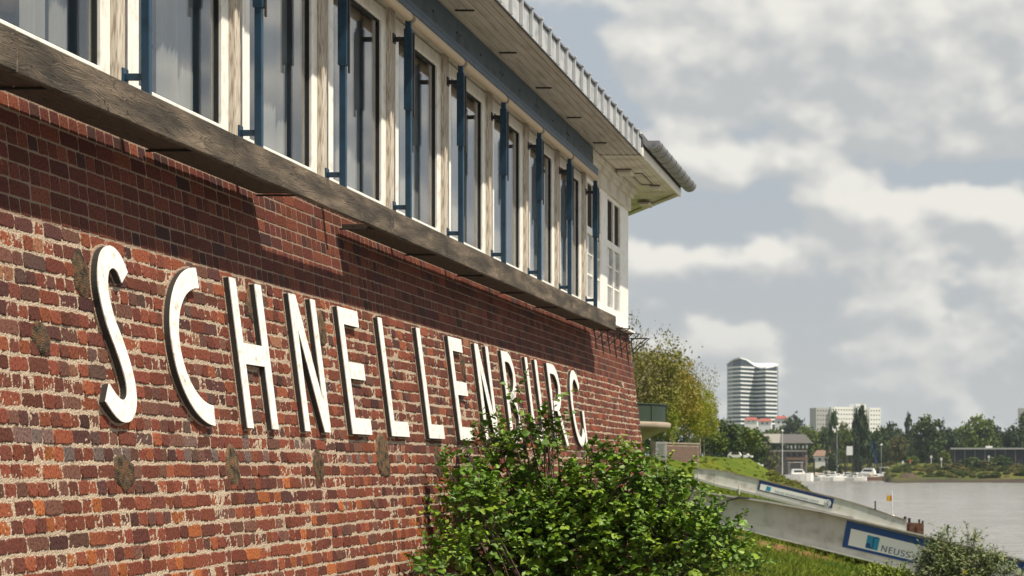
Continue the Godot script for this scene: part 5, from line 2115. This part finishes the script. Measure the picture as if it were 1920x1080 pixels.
func far_trees() -> void:
	var r1 := crown_mesh("full", 80, 30, 0.042, 21)
	var r2 := crown_mesh("full", 90, 30, 0.042, 22)
	var r3 := crown_mesh("full", 74, 32, 0.042, 23)
	var pp := crown_mesh("poplar", 120, 22, 0.040, 24)
	var p2 := crown_mesh("poplar", 170, 24, 0.040, 25)
	var bu := crown_mesh("bush", 60, 26, 0.055, 26)
	var tr := trunk_mesh("round", 5)
	var dark := tint(0.070, 0.105, 0.032)
	var deep := tint(0.052, 0.080, 0.034)
	var fresh := tint(0.12, 0.16, 0.030)
	var olive := tint(0.105, 0.105, 0.038)
	var lime := tint(0.135, 0.165, 0.022)
	var g := "trees of the far shore"
	# centre, top, width in the photograph, distance
	for e in [
		[r1, 1338, 800, 60, 390, fresh, "fresh green bushy tree beyond the last lime green tree"], [r2, 1362, 788, 70, 430, dark, "dark round tree in front of the office tower's left edge"],
		[r3, 1392, 795, 72, 470, fresh, "green round tree below the office tower"], [r1, 1312, 812, 48, 330, deep, "dark tree under the lime green promenade trees"], [r2, 1418, 806, 60, 620, dark, "dark tree left of the grey boathouse"],
		[bu, 1440, 828, 46, 900, olive, "grey green bush in front of the boathouse's left half"], [r3, 1494, 768, 46, 1300, deep, "dark tree with rounded top right of the red roofed houses"],
		[r1, 1478, 782, 40, 1320, dark, "dark tree behind the boathouse roof"], [r2, 1517, 800, 50, 1080, fresh, "bright green tree behind the boathouse's right end"], [r1, 1452, 800, 46, 1200, fresh, "green tree just below the red roofed houses"],
		[pp, 1564, 772, 32, 1010, dark, "pointed dark tree left of the great poplar"], [r3, 1545, 792, 42, 1090, dark, "dark tree behind the small white house"], [p2, 1613, 764, 47, 985, deep, "great dark poplar before the white office block"],
		[r1, 1583, 788, 34, 1060, fresh, "green tree between the pointed tree and the great poplar"], [r2, 1648, 802, 42, 1040, dark, "dark tree right of the great poplar"], [r3, 1681, 811, 44, 965, olive, "round olive tree behind the mole"],
		[r1, 1672, 788, 46, 1150, deep, "dark tree behind the round olive tree"], [pp, 1704, 777, 24, 1010, deep, "slim dark poplar behind the mole"], [r2, 1738, 782, 70, 1030, dark, "broad dark tree right of the slim poplar"],
		[r1, 1775, 798, 52, 1060, deep, "dark tree left of the pale flat roof"], [r3, 1806, 788, 56, 1080, fresh, "mid green tree above the pale flat roof's left end"], [r2, 1838, 781, 66, 1100, fresh, "tall green tree above the pale flat roof"],
		[r1, 1868, 795, 44, 1120, deep, "dark tree behind the hall"], [r3, 1904, 790, 50, 1010, deep, "dark tree in front of the grey tower block"], [r2, 1935, 778, 70, 1030, dark, "dark tree at the right end of the hall"],
		[bu, 1770, 842, 30, 925, lime, "bright green round bush at the hall's left end"], [bu, 1824, 855, 52, 890, dark, "dark bush in front of the hall"], [bu, 1878, 850, 46, 895, dark, "dark green bush at the right of the hall front"], [bu, 1850, 862, 40, 885, olive, "olive bush between the two dark bushes"],
		[bu, 1712, 852, 26, 930, fresh, "green bush beside the slim poplar's foot"], [bu, 1690, 872, 30, 860, dark, "low dark bush on the tip of the mole"], [bu, 1910, 868, 50, 880, olive, "olive bush at the far end of the mole"], [bu, 1790, 866, 44, 880, olive, "olive bush on the mole below the bright round bush"]]:
		tree(e[0], null if e[0] == bu else tr, e[1], e[2], e[3], e[4], e[5], M.bark, "bush" if e[0] == bu else "tree", e[6], "bush" if e[0] == bu else "tree", g)
	for e in [[r1, 1185, 792, 60, 400, deep, "dark tree behind the pale trunks, next to the brick corner"], [r2, 1228, 800, 64, 390, dark, "dark tree behind the information board"], [r3, 1272, 798, 60, 385, deep, "dark tree between the pale promenade trunks"]]:
		tree(e[0], tr, e[1], e[2], e[3], e[4], e[5], M.bark, "tree", e[6], "tree", g)
	# scrub along the mole and the banks
	var rs := RandomNumberGenerator.new()
	rs.seed = 61
	var ss := []
	for i in 760:
		var d: float
		var x: float
		if i < 230:
			d = rs.randf_range(822, 905)
			x = rs.randf_range(-16, 62)
		elif i < 330:
			d = rs.randf_range(1018, 1045)
			x = rs.randf_range(-78, -20)
		else:
			d = rs.randf_range(240, 760)
			x = shore(d) - bank_width(d) * rs.randf_range(0.15, 0.6)
			if i >= 420:
				d = 135.0 + 330.0 * rs.randf() * rs.randf()
				x = shore(d) - bank_width(d) * rs.randf_range(0.35, 1.25)
		ss.append(Vector3(x, CY + land(x, d) - 0.15, -d))
	var sc := MultiMesh.new()
	sc.transform_format = MultiMesh.TRANSFORM_3D
	sc.use_colors = true
	sc.mesh = bu
	sc.instance_count = ss.size()
	for i in ss.size():
		var w := rs.randf_range(1.6, 5.0) if i < 330 else rs.randf_range(1.2, 3.0) if i < 420 else rs.randf_range(0.25, 0.9)
		sc.set_instance_transform(i, Transform3D(Basis(Vector3.UP, rs.randf() * TAU).scaled(Vector3(w, w * rs.randf_range(0.3, 0.7), w)), ss[i]))
		var k := rs.randf()
		sc.set_instance_color(i, (Color(0.07, 0.10, 0.02) if i < 330 else Color(0.15, 0.19, 0.02)).lerp(Color(0.22, 0.19, 0.06), k * k) * rs.randf_range(0.8, 1.3))
	var si := MultiMeshInstance3D.new()
	si.name = "scrub"
	si.multimesh = sc
	si.material_override = M.foliage
	si.set_meta("kind", "stuff")
	tag(si, "low scrub and reeds along the mole and the river banks", "scrub")
	add_child(si)
	# the wood behind, read as one mass
	var r := RandomNumberGenerator.new()
	r.seed = 44
	var mm := MultiMesh.new()
	mm.transform_format = MultiMesh.TRANSFORM_3D
	mm.use_colors = true
	mm.mesh = bu
	mm.instance_count = 150
	for i in 150:
		var d := r.randf_range(1180, 1500)
		var px := lerpf(1330.0, 2050.0, (i + r.randf()) / 150.0)
		var x := (px - 1745.0) / F * d
		var gy := land(x, d)
		var hh := (875.0 - r.randf_range(800, 818)) / F * d - gy
		var w := r.randf_range(14, 22)
		mm.set_instance_transform(i, Transform3D(Basis(Vector3.UP, r.randf() * TAU).scaled(Vector3(w, hh, w)), Vector3(x, CY + gy - 0.2, -d)))
		mm.set_instance_color(i, Color(1, 1, 1) * r.randf_range(0.8, 1.2))
	var wd := MultiMeshInstance3D.new()
	wd.name = "distant_wood"
	wd.multimesh = mm
	wd.material_override = deep
	wd.set_meta("kind", "stuff")
	tag(wd, "dark wood filling the far shore behind the single trees", "wood")
	add_child(wd)


# ---------------------------------------------------------------- marina

func boat(px: float, d: float, ln: float, turn: float, cabin: int, hullm: Material, label: String) -> void:
	var x := (px - 1745.0) / F * d
	var o := thing("motor_boat", Vector3(x, 0, -d), label, "boat", "boats moored in the marina")
	o.rotation.y = turn
	ln *= 1.45
	var bm := ln * 0.33
	var hgt := ln * 0.2
	var prof := []
	for t in [0.0, 0.25, 0.5, 0.72, 0.88, 1.0]:
		prof.append([t, bm * 0.5 * (1.0 if t < 0.5 else sqrt(maxf(1.0 - pow((t - 0.5) / 0.5, 2.0), 0.0)) * 0.98 + 0.02)])
	var h := MB.new()
	for i in 5:
		var a: Array = prof[i]
		var b: Array = prof[i + 1]
		var xa: float = (a[0] - 0.5) * ln
		var xb: float = (b[0] - 0.5) * ln
		var la: float = hgt * (1.0 + 0.35 * a[0])
		var lb: float = hgt * (1.0 + 0.35 * b[0])
		for s in [1.0, -1.0]:
			h.quado(Vector3(xa, -0.3, a[1] * 0.7 * s), Vector3(xb, -0.3, b[1] * 0.6 * s), Vector3(xb, lb, b[1] * s), Vector3(xa, la, a[1] * s), Vector3((xa + xb) * 0.5, 0, 0))
		h.quad(Vector3(xa, la, a[1]), Vector3(xb, lb, b[1]), Vector3(xb, lb, -b[1]), Vector3(xa, la, -a[1]))
	h.quado(Vector3(-ln * 0.5, -0.3, bm * 0.35), Vector3(-ln * 0.5, -0.3, -bm * 0.35), Vector3(-ln * 0.5, hgt, -bm * 0.5), Vector3(-ln * 0.5, hgt, bm * 0.5), Vector3.ZERO)
	part(o, "hull", h, hullm, true)
	var c := MB.new()
	var ch := ln * 0.17
	var y := hgt * 1.15
	c.extrude(px_poly([[-ln * 0.28, y], [ln * 0.22, y], [ln * 0.10, y + ch], [-ln * 0.24, y + ch]]), func(a, b, z): return Vector3(a, b, z), -bm * 0.34, bm * 0.34, true, true, true)
	part(o, "cabin", c, M.far_white, true)
	var w := MB.new()
	for s in [1.0, -1.0]:
		w.box(Vector3(-ln * 0.04, y + ch * 0.55, s * bm * 0.345), Vector3(ln * 0.3, ch * 0.4, 0.06))
	w.box(Vector3(ln * 0.165, y + ch * 0.55, 0), Vector3(0.08, ch * 0.6, bm * 0.6), 0.0, Basis(Vector3(0, 0, 1), 0.75))
	part(o, "cabin_window", w, M.far_dark, true)
	if cabin == 1:
		var k := MB.new()
		k.box(Vector3(-ln * 0.12, y + ch * 2.3, 0), Vector3(ln * 0.5, 0.14, bm * 0.8), 0.03)
		for e in [[-0.34, 1], [-0.34, -1], [0.1, 1], [0.1, -1]]:
			k.tube([Vector3(ln * e[0], hgt, bm * 0.36 * e[1]), Vector3(ln * e[0], y + ch * 2.3, bm * 0.36 * e[1])], [0.06, 0.06], 5)
		part(o, "canopy", k, M.far_white, true)
	elif cabin == 2:
		var k := MB.new()
		k.extrude(px_poly([[-ln * 0.45, y], [-ln * 0.2, y], [-ln * 0.2, y + ch * 1.25], [-ln * 0.4, y + ch * 0.9]]), func(a, b, z): return Vector3(a, b, z), -bm * 0.38, bm * 0.38, true, true, true)
		part(o, "tarpaulin", k, M.teal if ln < 6 else M.canvas, true)


func marina() -> void:
	boat(1498, 905, 9.4, 0.25, 1, M.far_white, "large white cabin boat with flat canopy at the marina's left end")
	boat(1538, 955, 5.8, 0.5, 2, M.far_white, "small white boat with teal cover between two dark piles")
	boat(1562, 960, 7.0, -0.2, 2, M.far_white, "white boat with tan tarpaulin among the marina piles")
	boat(1570, 925, 5.6, 0.9, 0, M.far_white, "small plain white boat moored in front of the tan tarpaulin boat")
	boat(1590, 965, 6.6, 0.15, 0, M.far_grey, "low grey hulled boat beside the tan tarpaulin boat")
	boat(1604, 940, 6.0, -0.4, 0, M.far_white, "low white boat left of the big white cruiser")
	boat(1626, 950, 9.8, 2.9, 0, M.far_white, "big sleek white cruiser in the middle of the marina")
	boat(1641, 925, 5.2, 0.6, 2, M.brown_tile, "brown hulled boat beside the big white cruiser")
	boat(1650, 945, 5.0, 1.3, 0, M.far_white, "small upright white boat next to the canopy boat")
	boat(1663, 930, 6.8, 0.2, 1, M.far_white, "white boat with pale flat canopy at the tip of the mole")
	for e in [[1512, 940, 4.6, 0.3, 0, "white dinghy between the large cabin boat and the first thick pile"], [1532, 925, 4.2, -0.5, 0, "little white boat against the first thick pile"], [1553, 930, 4.8, 0.2, 1, "little canopy boat beside the second thick pile"], [1580, 928, 4.6, 0.7, 2, "little tarpaulin boat in front of the low grey boat"], [1597, 925, 4.4, -0.3, 0, "white skiff in front of the low white boat"], [1613, 922, 4.6, 0.4, 0, "white skiff under the bow of the big cruiser"], [1634, 960, 6.4, 0.3, 1, "white canopy boat behind the big cruiser's stern"], [1487, 930, 4.8, 1.0, 0, "small white boat behind the large cabin boat"]]:
		boat(e[0], e[1], e[2], e[3], e[4], M.far_white, e[5])
	var pile := 0
	for e in [[1526.5, 860, 930], [1549, 859, 935], [1577, 863, 940], [1585, 860, 945], [1600, 862, 950], [1609, 858, 955], [1615, 862, 950], [1631, 860, 955], [1640, 858, 950], [1645, 862, 960], [1656, 862, 955], [1669, 864, 945]]:
		var p := MB.new()
		var t := at(e[0], e[1], e[2])
		var r := 0.42 if e[0] < 1560 else 0.26
		p.tube([Vector3(t.x, -3.5, t.z), t], [r, r], 8)
		solo("mooring_pile", p, M.pile, "thick black mooring pile, %s from the large cabin boat" % nth(pile) if e[0] < 1560 else "slim dark mooring pile, %s beyond the two thick piles" % nth(pile - 2), "pile", "thick piles" if e[0] < 1560 else "slim piles")
		pile += 1
	# parked cars on the dyke road
	for e in [[1381, 480, M.far_white, "white van parked on the dyke road"], [1396, 500, M.far_white, "white car parked on the dyke road beside the van"], [1417, 560, M.far_white, "small white car parked before the dark bushes"], [1446, 800, M.far_white, "white car parked in front of the boathouse bush"], [1567, 975, M.far_white, "white camper parked beside the small white house"]]:
		car(e[0], e[1], e[2], e[3])
	for e in [[1706.5, 866, 905, M.orange, "red and white river sign on the mole"], [1693, 868, 900, M.far_white, "white river sign post on the mole"], [1746, 858, 900, M.far_white, "pale slim marker post on the mole left of the hall"], [1765, 862, 890, M.far_white, "short pale marker post beside the bright round bush"], [1854, 858, 895, M.far_white, "pale marker post in front of the hall"]]:
		var t := at(e[0], e[1], e[2])
		var g := CY + land(t.x, e[2])
		var o := thing("marker_post", Vector3(t.x, g, t.z), e[4], "post")
		var p := MB.new()
		p.tube([Vector3(t.x, g - 0.2, t.z), t], [0.16, 0.16], 6)
		part(o, "pole", p, M.far_white)
		var h := MB.new()
		h.box(t + Vector3(0, 0.3, 0.1), Vector3(0.9, 1.2, 0.12), 0.02)
		part(o, "panel", h, e[3])
	# heap of stones on the mole
	var hp := MB.new()
	var c := at(1704, 900, 818)
	var gy := CY + land(c.x, 818)
	hp.lathe(Vector3(c.x, gy - 0.6, -818), [Vector2(5.2, 0), Vector2(4.0, 1.0), Vector2(2.4, 1.9), Vector2(1.0, 2.5), Vector2(0, 2.6)], 20)
	for i in hp.v.size():
		hp.v[i] += Vector3(nz.get_noise_3dv(hp.v[i] * 0.6), nz.get_noise_3dv(hp.v[i] * 0.6 + Vector3.ONE * 9), 0) * 0.5
		hp.c[i] = Color(0.11, 0.085, 0.07)
	solo("stone_heap", hp, M.ground, "grey brown heap of stones on the mole's tip", "stone heap")


func car(px: float, d: float, m: Material, label: String) -> void:
	var x := (px - 1745.0) / F * d
	var g := CY + land(x, d)
	var o := thing("parked_car", Vector3(x, g, -d), label, "car", "vehicles parked on the far bank")
	var b := MB.new()
	var hh := 0.5 if not label.contains("van") and not label.contains("camper") else 1.0
	b.extrude(px_poly([[-2.1, 0.35], [2.1, 0.35], [2.15, 0.85], [1.2, 0.95], [0.7, 1.0 + hh * 0.6], [-1.4, 1.0 + hh * 0.65], [-2.05, 0.98]]), func(a, y, z): return Vector3(a, y, z), -0.85, 0.85, true, true, true)
	part(o, "body", b, m, true)
	var w := MB.new()
	w.box(Vector3(-0.3, 1.0 + hh * 0.28, 0.86), Vector3(1.7, hh * 0.45, 0.03))
	w.box(Vector3(-0.3, 1.0 + hh * 0.28, -0.86), Vector3(1.7, hh * 0.45, 0.03))
	part(o, "side_window", w, M.far_dark, true)
	for e in [[-1.3, 0.8], [1.3, 0.8], [-1.3, -0.8], [1.3, -0.8]]:
		var t := MB.new()
		t.tube([Vector3(e[0], 0.33, e[1] - 0.1), Vector3(e[0], 0.33, e[1] + 0.1)], [0.33, 0.33], 12)
		part(o, "wheel", t, M.rubber, true)


# ---------------------------------------------------------------- plants in front of the river

func near_plants() -> void:
	# silvery willow bush at the foot of the bridge
	var wl := leaf_mesh(0.16, 0.04)
	var d := 52.0
	var base := at(1800, 1120, d)
	base.y = CY + land(base.x, d)
	var w := thing("willow_bush", base, "silvery green willow bush in front of the NEUSS sign's right half", "bush")
	leafy(w, [blob(1790, 1080, d, 1.05, 0.75, 0.9, 1.0), blob(1775, 1020, d, 0.30, 0.34, 0.3, 1.3), blob(1745, 1050, d, 0.34, 0.4, 0.4, 1.2), blob(1822, 1020, d, 0.26, 0.26, 0.3, 1.3), blob(1855, 1065, d, 0.6, 0.32, 0.5, 1.1), blob(1776, 1000, d, 0.1, 0.2, 0.1, 2.0), blob(1895, 1090, d, 0.5, 0.3, 0.4, 1.0), blob(1720, 1090, d, 0.3, 0.25, 0.4, 1.0)], 950, 0.13, wl, [Color(0.15, 0.185, 0.07), Color(0.20, 0.225, 0.10), Color(0.12, 0.16, 0.05), Color(0.23, 0.25, 0.12), Color(0.10, 0.14, 0.035)], 0, 8, false, 0.1)
	for k in 5:
		var s := MB.new()
		var e := at(1740 + k * 30, 1050, d)
		s.tube([base + Vector3(0, -0.1, 0), base.lerp(e, 0.5) + Vector3(0, 0.1, 0), e], [0.03, 0.02, 0.008], 6)
		part(w, "stem", s, M.twig)
	# low yellow-green herbs
	var hb := leaf_mesh(0.3, 0.1)
	for e in [[1655, 1085, 57.0, 0.9, 0.45, "low yellow green herbs below the NEUSS sign", 4], [1735, 1085, 55.0, 0.6, 0.4, "yellow green herbs at the willow bush's left foot", 6], [1290, 885, 60.0, 0.5, 0.22, "low green herbs on the bank beyond the shrub", 7]]:
		var b := at(e[0], e[1] + 20, e[2])
		b.y = CY + land(b.x, e[2])
		var o := thing("herb_patch", b, e[5], "plant")
		leafy(o, [[b + Vector3(0, 0.25, 0), Vector3(e[3], e[4], 0.9), 0.9]], 260, 0.11, hb, [Color(0.17, 0.21, 0.015), Color(0.22, 0.24, 0.02), Color(0.11, 0.16, 0.012)], 0, e[6], false, 0.0)
	# yellow flowers
	for e in [[1222, 888, 44.0, 0.10, "yellow flower cluster at the foot of the brick corner"], [1285, 966, 21.5, 0.05, "yellow flower cluster in front of the landing bridge's left end"], [1338, 873, 118.0, 0.35, "yellow flowers on the bank above the second landing bridge"], [1810, 1074, 50.5, 0.07, "yellow flower cluster in the willow bush"], [1225, 905, 44.0, 0.06, "small yellow flower cluster below the brick corner"]]:
		var p := at(e[0], e[1], e[2])
		var g := CY + land(p.x, e[2])
		var o := thing("yellow_flowers", Vector3(p.x, g, p.z), e[4], "flowers")
		var m := MB.new()
		var s := MB.new()
		var r := RandomNumberGenerator.new()
		r.seed = int(e[0])
		for i in 16:
			var q: Vector3 = p + Vector3(r.randfn(), r.randfn() * 0.6, r.randfn()) * e[3] * 0.8
			var z: float = e[3] * 0.34
			for k in 5:
				var a := Vector3(cos(TAU * k / 5.0), 0.25, sin(TAU * k / 5.0)) * z
				var b := Vector3(cos(TAU * (k + 0.7) / 5.0), 0.25, sin(TAU * (k + 0.7) / 5.0)) * z
				m.tri(q, q + b, q + a)
			if i % 3 == 0:
				s.tube([Vector3(lerpf(q.x, p.x, 0.7), g - 0.03, lerpf(q.z, p.z, 0.7)), q], [0.006, 0.004], 4)
		part(o, "petals", m, M.flower)
		part(o, "stalks", s, tint(0.06, 0.12, 0.015))
	# grass on the bank
	var blade := MB.new()
	var r := RandomNumberGenerator.new()
	r.seed = 99
	for i in 9:
		var w0 := r.randf() * TAU
		var o := Vector3(cos(w0), 0, sin(w0)) * r.randf_range(0.0, 0.3)
		var lean := Vector3(r.randfn(), 0, r.randfn()) * 0.22
		var side := Vector3(cos(w0 + 1.3), 0, sin(w0 + 1.3)) * 0.035
		var hh := r.randf_range(0.6, 1.1)
		blade.col = Color(1, 1, 1) * r.randf_range(0.8, 1.2)
		blade.quad(o - side, o + side, o + lean * 0.5 + side * 0.8 + Vector3(0, hh * 0.6, 0), o + lean * 0.5 - side * 0.8 + Vector3(0, hh * 0.6, 0))
		blade.tri(o + lean * 0.5 - side * 0.8 + Vector3(0, hh * 0.6, 0), o + lean * 0.5 + side * 0.8 + Vector3(0, hh * 0.6, 0), o + lean * 1.3 + Vector3(0, hh, 0))
	var spots := []
	for i in 30000:
		var dd := 38.0 + 120.0 * pow(r.randf(), 1.5)
		var x := r.randf_range(-0.155, 0.06) * dd
		if x > shore(dd) - 3.0:
			continue
		var earth := 1.0 - Vector2((x + 5.3) / 2.6, (dd - 73.5) / 7.0).length() + nz.get_noise_2d(x * 0.9, dd * 0.5) * 0.9
		if earth > 0.0 and r.randf() < 0.85:
			continue
		spots.append(Vector3(x, CY + land(x, dd) - 0.02, -dd))
	var mm := MultiMesh.new()
	mm.transform_format = MultiMesh.TRANSFORM_3D
	mm.use_colors = true
	mm.mesh = blade.mesh()
	mm.instance_count = spots.size()
	for i in spots.size():
		var p: Vector3 = spots[i]
		var s := r.randf_range(0.12, 0.34)
		mm.set_instance_transform(i, Transform3D(Basis(Vector3.UP, r.randf() * TAU).scaled(Vector3(s * 1.3, s, s * 1.3)), p))
		var k := clampf(nz.get_noise_2d(p.x * 0.3, p.z * 0.25) + 0.5 + r.randfn() * 0.15, 0.0, 1.0)
		mm.set_instance_color(i, Color(0.065, 0.12, 0.010).lerp(Color(0.19, 0.22, 0.022), k))
	var gi := MultiMeshInstance3D.new()
	gi.name = "grass"
	gi.multimesh = mm
	gi.material_override = M.foliage
	gi.set_meta("kind", "stuff")
	tag(gi, "green meadow grass covering the river bank", "grass")
	add_child(gi)
